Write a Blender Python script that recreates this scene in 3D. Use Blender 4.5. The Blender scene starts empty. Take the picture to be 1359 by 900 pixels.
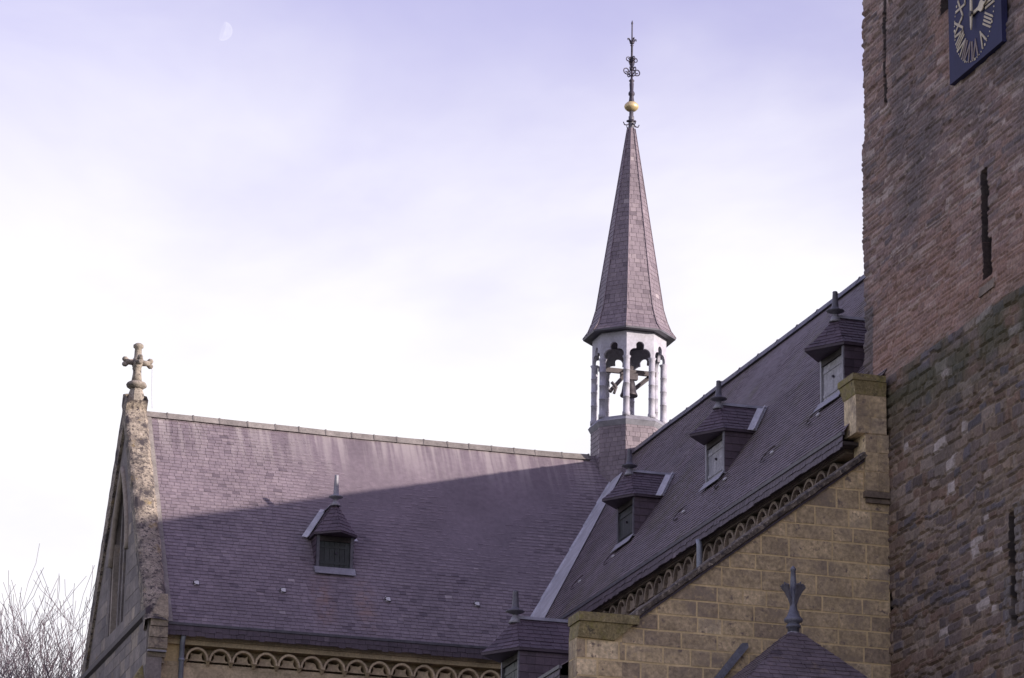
import bpy, bmesh, math, random
from mathutils import Vector, Matrix, noise

random.seed(7)
rad = math.radians
scene = bpy.context.scene

# ------------------------------------------------------------------ camera
cam = bpy.data.cameras.new('camera')
cam_o = bpy.data.objects.new('camera', cam)
scene.collection.objects.link(cam_o)
YAW, PITCH, ROLL = rad(16.4), rad(16.87), rad(1.1)
fwd = Vector((math.sin(YAW) * math.cos(PITCH), math.cos(YAW) * math.cos(PITCH), math.sin(PITCH)))
rgt = Vector((math.cos(YAW), -math.sin(YAW), 0))
upv = rgt.cross(fwd)
r2 = math.cos(ROLL) * rgt + math.sin(ROLL) * upv
u2 = -math.sin(ROLL) * rgt + math.cos(ROLL) * upv
mw = Matrix((r2, u2, -fwd)).transposed().to_4x4()
mw.translation = Vector((0, 0, 1.6))
cam_o.matrix_world = mw
cam.sensor_width = 36
cam.lens = 36 * 4600 / 1359
cam.clip_start = 0.5
cam.clip_end = 9000
scene.camera = cam_o

# ------------------------------------------------------------------ light
SX, SY, SZ = 1.0, -0.88, 0.262
SUN = Vector((SX, SY, SZ)).normalized()
sun = bpy.data.lights.new('sun', 'SUN')
sun.energy = 4.0
sun.angle = rad(0.9)
sun.color = (1.0, 0.89, 0.80)
sun_o = bpy.data.objects.new('sun', sun)
scene.collection.objects.link(sun_o)
sun_o.rotation_euler = SUN.to_track_quat('Z', 'Y').to_euler()
sun_o.location = (60, 20, 60)

world = bpy.data.worlds.new('World')
scene.world = world
world.use_nodes = True
nt = world.node_tree
nt.nodes.clear()
out = nt.nodes.new('ShaderNodeOutputWorld')
bg = nt.nodes.new('ShaderNodeBackground')
bg.inputs['Strength'].default_value = 0.1
sky = nt.nodes.new('ShaderNodeTexSky')
sky.sky_type = 'NISHITA'
sky.sun_disc = False
sky.sun_elevation = math.asin(SUN.z)
sky.sun_rotation = math.atan2(SUN.x, SUN.y)
sky.air_density = 1.0
sky.dust_density = 0.6
tint = nt.nodes.new('ShaderNodeMix'); tint.data_type = 'RGBA'; tint.blend_type = 'MULTIPLY'
tint.inputs[0].default_value = 1.0
tint.inputs[7].default_value = (2.15, 1.34, 1.80, 1)
nt.links.new(sky.outputs[0], tint.inputs[6])
tc = nt.nodes.new('ShaderNodeTexCoord')
sep = nt.nodes.new('ShaderNodeSeparateXYZ')
nt.links.new(tc.outputs['Generated'], sep.inputs[0])
mp = nt.nodes.new('ShaderNodeMapping')
mp.inputs['Scale'].default_value = (1, 1, 2.2)
mp.inputs['Location'].default_value = (0.35, 0.1, 0.2)
nt.links.new(tc.outputs['Generated'], mp.inputs[0])
n1 = nt.nodes.new('ShaderNodeTexNoise')
n1.inputs['Scale'].default_value = 5.5
n1.inputs['Detail'].default_value = 6
n1.inputs['Roughness'].default_value = 0.52
n1.inputs['Distortion'].default_value = 0.35
nt.links.new(mp.outputs[0], n1.inputs['Vector'])


def wmath(op, a, b):
    m = nt.nodes.new('ShaderNodeMath'); m.operation = op
    for i, s in enumerate((a, b)):
        if isinstance(s, (int, float)):
            m.inputs[i].default_value = s
        else:
            nt.links.new(s, m.inputs[i])
    return m.outputs[0]


# clouds thin out with elevation
hgt = wmath('ADD', sep.outputs['Z'], wmath('MULTIPLY', wmath('SUBTRACT', n1.outputs['Fac'], 0.5), -0.17))
cr = nt.nodes.new('ShaderNodeValToRGB')
cr.color_ramp.interpolation = 'EASE'
e = cr.color_ramp.elements
e[0].position = 0.272; e[0].color = (1, 1, 1, 1)
e[1].position = 0.428; e[1].color = (0.16, 0.16, 0.16, 1)
nt.links.new(hgt, cr.inputs[0])
cloudmix = nt.nodes.new('ShaderNodeMix'); cloudmix.data_type = 'RGBA'
n2 = nt.nodes.new('ShaderNodeTexNoise')
n2.inputs['Scale'].default_value = 11
n2.inputs['Detail'].default_value = 5
nt.links.new(mp.outputs[0], n2.inputs['Vector'])
cc = nt.nodes.new('ShaderNodeValToRGB')
cc.color_ramp.elements[0].position = 0.3; cc.color_ramp.elements[0].color = (0.575, 0.568, 0.615, 1)
cc.color_ramp.elements[1].position = 0.6; cc.color_ramp.elements[1].color = (0.655, 0.645, 0.672, 1)
nt.links.new(n2.outputs['Fac'], cc.inputs[0])
csc = nt.nodes.new('ShaderNodeMix'); csc.data_type = 'RGBA'; csc.blend_type = 'MULTIPLY'
csc.inputs[0].default_value = 1.0
csc.inputs[7].default_value = (10, 10, 10, 1)
nt.links.new(cc.outputs[0], csc.inputs[6])
nt.links.new(cr.outputs[0], cloudmix.inputs[0])
nt.links.new(tint.outputs[2], cloudmix.inputs[6])
nt.links.new(csc.outputs[2], cloudmix.inputs[7])
nt.links.new(cloudmix.outputs[2], bg.inputs['Color'])
nt.links.new(bg.outputs[0], out.inputs['Surface'])

scene.view_settings.view_transform = 'Standard'
scene.view_settings.look = 'None'
scene.view_settings.gamma = 1
scene.view_settings.use_curve_mapping = False
scene.view_settings.exposure = 0.75

# ------------------------------------------------------------------ helpers
COL = scene.collection
V = Vector


class MB:
    """collects faces; build() links them as ONE mesh object"""

    def __init__(self):
        self.v = []; self.f = []; self.c = []; self.sm = []

    def face(self, pts, tone=0.5, smooth=False):
        i = len(self.v)
        self.v.extend(tuple(p) for p in pts)
        self.f.append(tuple(range(i, i + len(pts))))
        self.c.append(tone); self.sm.append(smooth)

    def hexa(self, b, t, tone=0.5):
        """b, t: bottom and top loops (same winding, ccw seen from above)"""
        i = len(self.v); n = len(b)
        self.v.extend(tuple(p) for p in b); self.v.extend(tuple(p) for p in t)
        fs = [tuple(i + k for k in reversed(range(n))), tuple(i + n + k for k in range(n))]
        for k in range(n):
            q = (k + 1) % n
            fs.append((i + k, i + q, i + n + q, i + n + k))
        self.f.extend(fs); self.c.extend([tone] * len(fs)); self.sm.extend([False] * len(fs))

    def box(self, x0, x1, y0, y1, z0, z1, tone=0.5):
        self.hexa([(x0, y0, z0), (x1, y0, z0), (x1, y1, z0), (x0, y1, z0)],
                  [(x0, y0, z1), (x1, y0, z1), (x1, y1, z1), (x0, y1, z1)], tone)

    def prism(self, pts, vec, tone=0.5):
        vec = V(vec)
        self.hexa([V(p) for p in pts], [V(p) + vec for p in pts], tone)

    def tube(self, path, r, n=8, tone=0.5, caps=True):
        path = [V(p) for p in path]
        rs = r if isinstance(r, (list, tuple)) else [r] * len(path)
        i0 = len(self.v)
        prev = None
        for k, p in enumerate(path):
            a = path[max(0, k - 1)]; b = path[min(len(path) - 1, k + 1)]
            d = (b - a).normalized() if (b - a).length > 1e-9 else V((0, 0, 1))
            if prev is None:
                ref = V((0, 0, 1)) if abs(d.z) < 0.9 else V((1, 0, 0))
                s = d.cross(ref).normalized()
            else:
                s = (prev - d * prev.dot(d)).normalized()
            prev = s
            t = d.cross(s)
            for q in range(n):
                an = 2 * math.pi * q / n
                self.v.append(tuple(p + (s * math.cos(an) + t * math.sin(an)) * rs[k]))
        for k in range(len(path) - 1):
            for q in range(n):
                a = i0 + k * n + q; b = i0 + k * n + (q + 1) % n
                self.f.append((a, a + n, b + n, b)); self.c.append(tone); self.sm.append(n > 5)
        if caps:
            self.f.append(tuple(i0 + q for q in range(n))); self.c.append(tone); self.sm.append(False)
            j = i0 + (len(path) - 1) * n
            self.f.append(tuple(j + q for q in reversed(range(n)))); self.c.append(tone); self.sm.append(False)

    def lathe(self, prof, cx, cy, n=16, tone=0.5, phase=0.0, smooth=True):
        """prof: (r, z) from the bottom up"""
        i0 = len(self.v)
        for r, z in prof:
            for q in range(n):
                an = 2 * math.pi * q / n + phase
                self.v.append((cx + r * math.cos(an), cy + r * math.sin(an), z))
        for k in range(len(prof) - 1):
            for q in range(n):
                a = i0 + k * n + q; b = i0 + k * n + (q + 1) % n
                self.f.append((a, b, b + n, a + n)); self.c.append(tone); self.sm.append(smooth)
        self.f.append(tuple(i0 + q for q in reversed(range(n)))); self.c.append(tone); self.sm.append(False)
        j = i0 + (len(prof) - 1) * n
        self.f.append(tuple(j + q for q in range(n))); self.c.append(tone); self.sm.append(False)

    def build(self, name, mat, parent=None, loc=None):
        me = bpy.data.meshes.new(name)
        off = V(loc) if loc is not None else (world_loc(parent) if parent is not None else V((0, 0, 0)))
        if off.length > 0:
            ox, oy, oz = off
            vs = [(a - ox, b - oy, c - oz) for a, b, c in self.v]
        else:
            vs = self.v
        me.from_pydata(vs, [], self.f)
        at = me.attributes.new('tone', 'FLOAT', 'FACE')
        at.data.foreach_set('value', self.c)
        me.polygons.foreach_set('use_smooth', self.sm)
        me.update()
        if mat is not None:
            me.materials.append(mat)
        o = bpy.data.objects.new(name, me)
        COL.objects.link(o)
        if parent is not None:
            o.parent = parent
            if loc is not None:
                o.location = V(loc) - world_loc(parent)
        elif loc is not None:
            o.location = loc
        return o


def world_loc(o):
    l = V((0, 0, 0))
    while o is not None:
        l = l + o.location
        o = o.parent
    return l


def tag(o, label=None, cat=None, group=None, kind=None):
    if label: o['label'] = label
    if cat: o['category'] = cat
    if group: o['group'] = group
    if kind: o['kind'] = kind
    return o


def thing(name, loc, label, cat, group=None):
    o = bpy.data.objects.new(name, None)
    COL.objects.link(o)
    o.location = loc
    o.empty_display_size = 0.3
    return tag(o, label, cat, group)


def slates(mb, A, B, C, D, rh, w, th=0.014, rnd=0.25, lo=0.0, hi=1.0, edge=0.0):
    """real overlapping slates over the trapezoid A(bottom left) B C D(top left)"""
    A, B, C, D = V(A), V(B), V(C), V(D)
    n = (B - A).cross(D - A).normalized()
    up0 = (D - A)
    e = (B - A).normalized()
    hgt = (up0 - e * up0.dot(e)).length
    rows = max(1, int(round(hgt / rh)))
    # sheet below
    mb.face([A - n * 0.004, B - n * 0.004, C - n * 0.004, D - n * 0.004], 0.25)

    def pt(s0, v):
        L = A + (D - A) * v; R = B + (C - B) * v
        ln = (R - L).length
        if ln < 1e-6: return L
        s = min(max(s0, L.dot(e)), R.dot(e)) - L.dot(e)
        return L + (R - L) * (s / ln)

    for i in range(rows):
        v0 = i / rows; v1 = min(1.0, (i + 1.25) / rows)
        L = A + (D - A) * v0; R = B + (C - B) * v0
        s = L.dot(e) - random.uniform(0.2, 0.8) * w + (0.5 * w if i % 2 else 0)
        s_end = R.dot(e)
        row_tone = random.uniform(-0.06, 0.06)
        while s < s_end:
            ww = w * random.uniform(1 - rnd, 1 + rnd)
            a0, a1 = s + 0.004, s + ww - 0.004
            s += ww
            dv = random.uniform(-0.06, 0.06) / rows + edge * random.uniform(-1, 0.3) / rows
            p0, p1, p2, p3 = pt(a0, v0 + dv), pt(a1, v0 + dv), pt(a1, v1), pt(a0, v1)
            if (p1 - p0).length < 0.02 and (p2 - p3).length < 0.02: continue
            h = th * random.uniform(0.85, 1.35)
            h2 = h + random.uniform(-0.002, 0.002)
            t = min(.94, max(0, random.gauss(0.5, 0.13) + row_tone))
            if random.random() < 0.002: t = 1.0
            if random.random() < 0.02: t = 0.08
            b0, b1 = p0 + n * h, p1 + n * h2
            i0 = len(mb.v)
            mb.v.extend(tuple(q) for q in (b0, b1, p2, p3, p0, p1))
            mb.f.extend([(i0, i0 + 1, i0 + 2, i0 + 3), (i0 + 4, i0 + 5, i0 + 1, i0), (i0 + 4, i0, i0 + 3), (i0 + 5, i0 + 2, i0 + 1)])
            mb.c.extend([t] * 4); mb.sm.extend([False] * 4)


def clip(poly, a, b, c):
    """keep a*u+b*v<=c"""
    outp = []
    for i in range(len(poly)):
        p, q = poly[i], poly[(i + 1) % len(poly)]
        dp, dq = a * p[0] + b * p[1] - c, a * q[0] + b * q[1] - c
        if dp <= 0: outp.append(p)
        if (dp < 0 < dq) or (dq < 0 < dp):
            k = dp / (dp - dq)
            outp.append((p[0] + (q[0] - p[0]) * k, p[1] + (q[1] - p[1]) * k))
    return outp


def ashlar(mb, O, U, W, u0, u1, v0, v1, rows, widths, gap=0.02, proud=0.006, planes=(), seed=1):
    """individual wall stones on the plane O + u*U + v*W (U x W = outward)"""
    rr = random.Random(seed)
    O, U, W = V(O), V(U), V(W)
    n = U.cross(W).normalized()
    v = v0
    while v < v1 - 0.02:
        h = min(rr.uniform(*rows), v1 - v)
        if v1 - v - h < 0.08: h = v1 - v
        u = u0 - rr.uniform(0, widths[0])
        while u < u1:
            w = rr.uniform(*widths)
            j = lambda: rr.uniform(-0.006, 0.006)
            pol = [(max(u + gap / 2 + j(), u0), v + gap / 2 + j()), (min(u + w - gap / 2 + j(), u1), v + gap / 2 + j()),
                   (min(u + w - gap / 2 + j(), u1), v + h - gap / 2 + j()), (max(u + gap / 2 + j(), u0), v + h - gap / 2 + j())]
            u += w
            if pol[1][0] - pol[0][0] < 0.03: continue
            for pl in planes:
                if pol: pol = clip(pol, *pl)
            if len(pol) < 3: continue
            pr = proud * rr.uniform(0.4, 1.3)
            base = [O + U * a + W * b for a, b in pol]
            topp = [p + n * pr for p in base]
            t = min(1, max(0, rr.gauss(0.42, 0.2)))
            if rr.random() < 0.06: t = 0.98
            k = len(pol); i0 = len(mb.v)
            mb.v.extend(tuple(q) for q in base); mb.v.extend(tuple(q) for q in topp)
            mb.f.append(tuple(i0 + k + q for q in range(k))); mb.c.append(t); mb.sm.append(False)
            for q in range(k):
                mb.f.append((i0 + q, i0 + (q + 1) % k, i0 + k + (q + 1) % k, i0 + k + q)); mb.c.append(t); mb.sm.append(False)
        v += h


# ------------------------------------------------------------------ materials
def mat(name, ramp, rough=0.7, metal=0.0, mott=(0.25, 6.0), fine=(0.12, 60.0), bump=0.0, bump_scale=40.0, tone=True, mixcol=None):
    """ramp: list of (pos, rgb) indexed by the face's tone; mott/fine: (amount, scale) of mottling;
    mixcol: (rgb, noise scale, lo, hi) patches of growth or dirt"""
    m = bpy.data.materials.new(name)
    m.use_nodes = True
    t = m.node_tree
    b = t.nodes['Principled BSDF']
    b.inputs['Roughness'].default_value = rough
    b.inputs['Metallic'].default_value = metal
    L = t.links.new
    tcn = t.nodes.new('ShaderNodeTexCoord')
    at = t.nodes.new('ShaderNodeAttribute'); at.attribute_name = 'tone'
    r = t.nodes.new('ShaderNodeValToRGB')
    while len(r.color_ramp.elements) < len(ramp): r.color_ramp.elements.new(0.5)
    for el, (p, c) in zip(r.color_ramp.elements, ramp):
        el.position = p; el.color = (*c, 1)
    L(at.outputs['Fac'], r.inputs[0])
    cur = r.outputs[0]

    def nz(scale, detail=4, rough_=0.6):
        n = t.nodes.new('ShaderNodeTexNoise')
        n.inputs['Scale'].default_value = scale; n.inputs['Detail'].default_value = detail
        n.inputs['Roughness'].default_value = rough_
        L(tcn.outputs['Object'], n.inputs['Vector'])
        return n.outputs['Fac']
    for amt, sc in (mott, fine):
        if amt <= 0: continue
        mr = t.nodes.new('ShaderNodeMapRange')
        mr.inputs[1].default_value = 0.3; mr.inputs[2].default_value = 0.7
        mr.inputs[3].default_value = 1 - amt; mr.inputs[4].default_value = 1 + amt
        L(nz(sc), mr.inputs[0])
        mx = t.nodes.new('ShaderNodeMix'); mx.data_type = 'RGBA'; mx.blend_type = 'MULTIPLY'
        mx.inputs[0].default_value = 1
        L(cur, mx.inputs[6]); L(mr.outputs[0], mx.inputs[7])
        cur = mx.outputs[2]
    for mc in (mixcol or ()):
        rgb, sc, lo, hi = mc[:4]
        mr = t.nodes.new('ShaderNodeMapRange')
        mr.inputs[1].default_value = lo; mr.inputs[2].default_value = hi
        L(nz(sc, 6, 0.65), mr.inputs[0])
        fac = mr.outputs[0]
        if len(mc) > 4:      # (axis, from, to): where on the object the growth sits
            ax, a0, a1 = mc[4]
            sp = t.nodes.new('ShaderNodeSeparateXYZ'); L(tcn.outputs['Object'], sp.inputs[0])
            m2 = t.nodes.new('ShaderNodeMapRange')
            m2.inputs[1].default_value = a0; m2.inputs[2].default_value = a1
            L(sp.outputs[ax], m2.inputs[0])
            mu = t.nodes.new('ShaderNodeMath'); mu.operation = 'MULTIPLY'
            L(fac, mu.inputs[0]); L(m2.outputs[0], mu.inputs[1]); fac = mu.outputs[0]
        mx = t.nodes.new('ShaderNodeMix'); mx.data_type = 'RGBA'
        L(fac, mx.inputs[0]); L(cur, mx.inputs[6]); mx.inputs[7].default_value = (*rgb, 1)
        cur = mx.outputs[2]
    L(cur, b.inputs['Base Color'])
    if bump > 0:
        bp = t.nodes.new('ShaderNodeBump')
        bp.inputs['Strength'].default_value = bump; bp.inputs['Distance'].default_value = 0.02
        L(nz(bump_scale, 6), bp.inputs['Height']); L(bp.outputs[0], b.inputs['Normal'])
    m['cur'] = 1
    return m


SL = [(0.0, (0.11, 0.086, 0.106)), (0.35, (0.184, 0.148, 0.174)), (0.65, (0.214, 0.174, 0.200)), (0.95, (0.26, 0.215, 0.238)), (1.0, (0.34, 0.29, 0.31))]
M = {}
M['slate'] = mat('slate', SL, 0.62, mott=(0.16, 0.8), fine=(0.14, 9), bump=0.12, bump_scale=30)
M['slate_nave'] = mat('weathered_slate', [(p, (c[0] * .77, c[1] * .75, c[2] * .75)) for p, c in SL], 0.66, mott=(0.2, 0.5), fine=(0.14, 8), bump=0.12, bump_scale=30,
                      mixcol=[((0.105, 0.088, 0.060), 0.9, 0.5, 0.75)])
M['slate_transept'] = mat('streaked_slate', SL, 0.62, mott=(0.14, 0.8), fine=(0.14, 9), bump=0.12, bump_scale=30)
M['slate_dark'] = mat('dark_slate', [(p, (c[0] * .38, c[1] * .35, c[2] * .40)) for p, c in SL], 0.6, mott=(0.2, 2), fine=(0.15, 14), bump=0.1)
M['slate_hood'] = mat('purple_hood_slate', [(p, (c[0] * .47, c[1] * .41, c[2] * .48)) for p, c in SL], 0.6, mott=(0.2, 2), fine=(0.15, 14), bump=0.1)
M['slate_turret'] = mat('brown_turret_slate', [(p, (c[0] * .68, c[1] * .68, c[2] * .68)) for p, c in SL], 0.6, mott=(0.3, 2), fine=(0.2, 14), bump=0.1, mixcol=[((0.22, 0.17, 0.14), 5, .58, .75)])
M['lead'] = mat('lead_sheet', [(0, (0.20, 0.20, 0.235)), (1, (0.31, 0.30, 0.34))], 0.55, 0.15, mott=(0.25, 3), fine=(0.12, 22), bump=0.08)
M['lead_blue'] = mat('weathered_blue_lead', [(0, (0.11, 0.115, 0.155)), (1, (0.16, 0.165, 0.21))], 0.5, 0.1, mott=(0.3, 6), fine=(0.2, 30), bump=0.1)
M['lead_pale'] = mat('pale_zinc_sheet', [(0, (0.40, 0.40, 0.45)), (1, (0.55, 0.54, 0.59))], 0.5, 0.1, mott=(0.18, 3), fine=(0.12, 25), bump=0.06)
M['lead_dark'] = mat('dark_lead', [(0, (0.075, 0.072, 0.095)), (1, (0.12, 0.115, 0.14))], 0.5, 0.1, mott=(0.25, 5), fine=(0.15, 30))
M['ridge'] = mat('ridge_stone', [(0, (0.16, 0.142, 0.138)), (1, (0.26, 0.235, 0.222))], 0.8, mott=(0.25, 3), fine=(0.2, 18), bump=0.2)
M['tan'] = mat('sandstone_block', [(0, (0.25, 0.195, 0.148)), (0.3, (0.39, 0.303, 0.195)), (0.75, (0.54, 0.42, 0.26)), (1, (0.66, 0.53, 0.345))], 0.85,
               mott=(0.28, 3.0), fine=(0.38, 14), bump=0.35, bump_scale=26, mixcol=[((0.25, 0.20, 0.158), 1.7, 0.49, 0.70), ((0.55, 0.42, 0.235), 12, 0.56, 0.68), ((0.19, 0.148, 0.122), 6, 0.57, 0.66)])
M['mortar'] = mat('lime_mortar', [(0, (0.62, 0.48, 0.275)), (1, (0.62, 0.48, 0.275))], 0.9, mott=(0.2, 2), fine=(0.15, 20))
M['trim'] = mat('carved_sandstone', [(0, (0.37, 0.295, 0.20)), (1, (0.54, 0.435, 0.295))], 0.82, mott=(0.22, 2.5), fine=(0.2, 20), bump=0.2, bump_scale=30)
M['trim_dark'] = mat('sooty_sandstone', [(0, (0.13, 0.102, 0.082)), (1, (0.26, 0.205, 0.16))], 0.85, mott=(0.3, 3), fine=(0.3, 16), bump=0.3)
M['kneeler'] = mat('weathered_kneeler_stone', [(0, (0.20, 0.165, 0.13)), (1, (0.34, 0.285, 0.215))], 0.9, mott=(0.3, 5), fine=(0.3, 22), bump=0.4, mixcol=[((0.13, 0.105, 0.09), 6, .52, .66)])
M['recess'] = mat('shadowed_stone_back', [(0, (0.07, 0.055, 0.046)), (1, (0.16, 0.12, 0.085))], 0.9, mott=(0.25, 3), fine=(0.2, 16))  # frieze back plate, recess shade put into its darker colour
M['grey_stone'] = mat('grey_gable_stone', [(0, (0.14, 0.122, 0.125)), (0.5, (0.20, 0.175, 0.168)), (1, (0.34, 0.285, 0.235))], 0.88, mott=(0.25, 1.4), fine=(0.22, 12), bump=0.25,
                      mixcol=[((0.26, 0.20, 0.125), 1.1, 0.58, 0.72)])
M['lichen'] = mat('lichened_coping', [(0, (0.24, 0.20, 0.165)), (1, (0.34, 0.29, 0.235))], 0.92, mott=(0.3, 4), fine=(0.45, 30), bump=0.9, bump_scale=28,
                  mixcol=[((0.07, 0.056, 0.055), 13, 0.52, 0.60), ((0.46, 0.40, 0.35), 16.0, 0.60, 0.68), ((0.055, 0.046, 0.05), 2.2, 0.50, 0.62), ((0.34, 0.25, 0.11), 2.4, 0.60, 0.72)])
M['lichen_dark'] = mat('sooty_lichened_coping', [(0, (0.10, 0.082, 0.068)), (1, (0.17, 0.14, 0.115))], 0.92, mott=(0.35, 5), fine=(0.45, 22), bump=0.9, bump_scale=20,
                  mixcol=[((0.05, 0.042, 0.045), 9, 0.48, 0.60), ((0.36, 0.31, 0.26), 16.0, 0.57, 0.65)])
M['moss'] = mat('mossy_stone', [(0, (0.19, 0.155, 0.085)), (1, (0.30, 0.245, 0.125))], 0.92, mott=(0.3, 6), fine=(0.35, 25), bump=0.6, bump_scale=24,
                mixcol=[((0.08, 0.065, 0.05), 6.0, 0.55, 0.65), ((0.24, 0.215, 0.06), 4.0, 0.5, 0.7), ((0.40, 0.35, 0.20), 12.0, 0.6, 0.68)])
M['cross'] = mat('cross_stone', [(0, (0.215, 0.185, 0.16)), (1, (0.32, 0.28, 0.235))], 0.88, mott=(0.3, 6), fine=(0.3, 25), bump=0.4,
                 mixcol=[((0.05, 0.042, 0.042), 9, 0.55, 0.66)])
M['iron'] = mat('wrought_iron', [(0, (0.035, 0.030, 0.048)), (1, (0.06, 0.05, 0.075))], 0.6, 0.3, mott=(0.2, 10), fine=(0.1, 40))
M['gold'] = mat('gilt_ball', [(0, (0.60, 0.46, 0.25)), (1, (0.68, 0.54, 0.32))], 0.5, 0.45, mott=(0.12, 6), fine=(0.08, 30))
M['bronze'] = mat('bell_bronze', [(0, (0.030, 0.026, 0.034)), (1, (0.055, 0.045, 0.05))], 0.5, 0.4, mott=(0.2, 8), fine=(0.1, 30))
M['beam'] = mat('weathered_beam', [(0, (0.07, 0.06, 0.068)), (1, (0.13, 0.11, 0.115))], 0.8, mott=(0.25, 8), fine=(0.2, 30))
M['white_wood'] = mat('pale_painted_zinc', [(0, (0.30, 0.295, 0.36)), (1, (0.44, 0.43, 0.495))], 0.65, mott=(0.14, 3), fine=(0.14, 16), bump=0.15,
                      mixcol=[((0.22, 0.205, 0.22), 3.5, 0.55, 0.8)])
M['door_grey'] = mat('bleached_boards', [(0, (0.26, 0.26, 0.30)), (1, (0.40, 0.39, 0.43))], 0.8, mott=(0.2, 6), fine=(0.22, 30), mixcol=[((0.14, 0.12, 0.12), 7, 0.6, 0.72)])
M['door_green'] = mat('dark_green_boards', [(0, (0.016, 0.022, 0.024)), (1, (0.035, 0.043, 0.045))], 0.55, mott=(0.25, 5), fine=(0.2, 25))
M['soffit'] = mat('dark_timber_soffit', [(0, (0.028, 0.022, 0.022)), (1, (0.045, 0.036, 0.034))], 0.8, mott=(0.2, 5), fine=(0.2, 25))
M['pipe'] = mat('zinc_downpipe', [(0, (0.22, 0.24, 0.30)), (1, (0.27, 0.29, 0.35))], 0.45, 0.2, mott=(0.15, 4), fine=(0.1, 20))
M['hook'] = mat('rusty_hook_iron', [(0, (0.05, 0.04, 0.045)), (1, (0.07, 0.05, 0.05))], 0.7, 0.2, mott=(0.2, 10), fine=(0.1, 30))
M['hook_tip'] = mat('pale_lead_tab', [(0, (0.55, 0.54, 0.56)), (1, (0.65, 0.63, 0.65))], 0.5, mott=(0.1, 10), fine=(0.1, 30))
M['clock_blue'] = mat('navy_enamel', [(0, (0.016, 0.018, 0.072)), (1, (0.022, 0.024, 0.088))], 0.75, mott=(0.18, 2), fine=(0.08, 25))
M['clock_gold'] = mat('faded_gilding', [(0, (0.46, 0.39, 0.27)), (1, (0.64, 0.56, 0.40))], 0.5, 0.1, mott=(0.2, 8), fine=(0.15, 40))
M['clock_faded'] = mat('worn_gilding', [(0, (0.22, 0.17, 0.155)), (1, (0.30, 0.24, 0.20))], 0.6, mott=(0.2, 8), fine=(0.15, 40))
M['bark'] = mat('winter_bark', [(0, (0.075, 0.06, 0.076)), (1, (0.14, 0.11, 0.128))], 0.85, mott=(0.2, 3), fine=(0.2, 20))
M['glass'] = mat('dark_leaded_glass', [(0, (0.02, 0.022, 0.03)), (1, (0.03, 0.032, 0.04))], 0.25, mott=(0.2, 3), fine=(0.1, 20))
M['grass'] = mat('churchyard_grass', [(0, (0.05, 0.07, 0.025)), (1, (0.05, 0.07, 0.025))], 0.95, mott=(0.3, 0.2), fine=(0.3, 6))
M['paving'] = mat('forecourt_paving', [(0, (0.19, 0.17, 0.16)), (1, (0.19, 0.17, 0.16))], 0.9, mott=(0.2, 0.6), fine=(0.2, 9))

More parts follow.
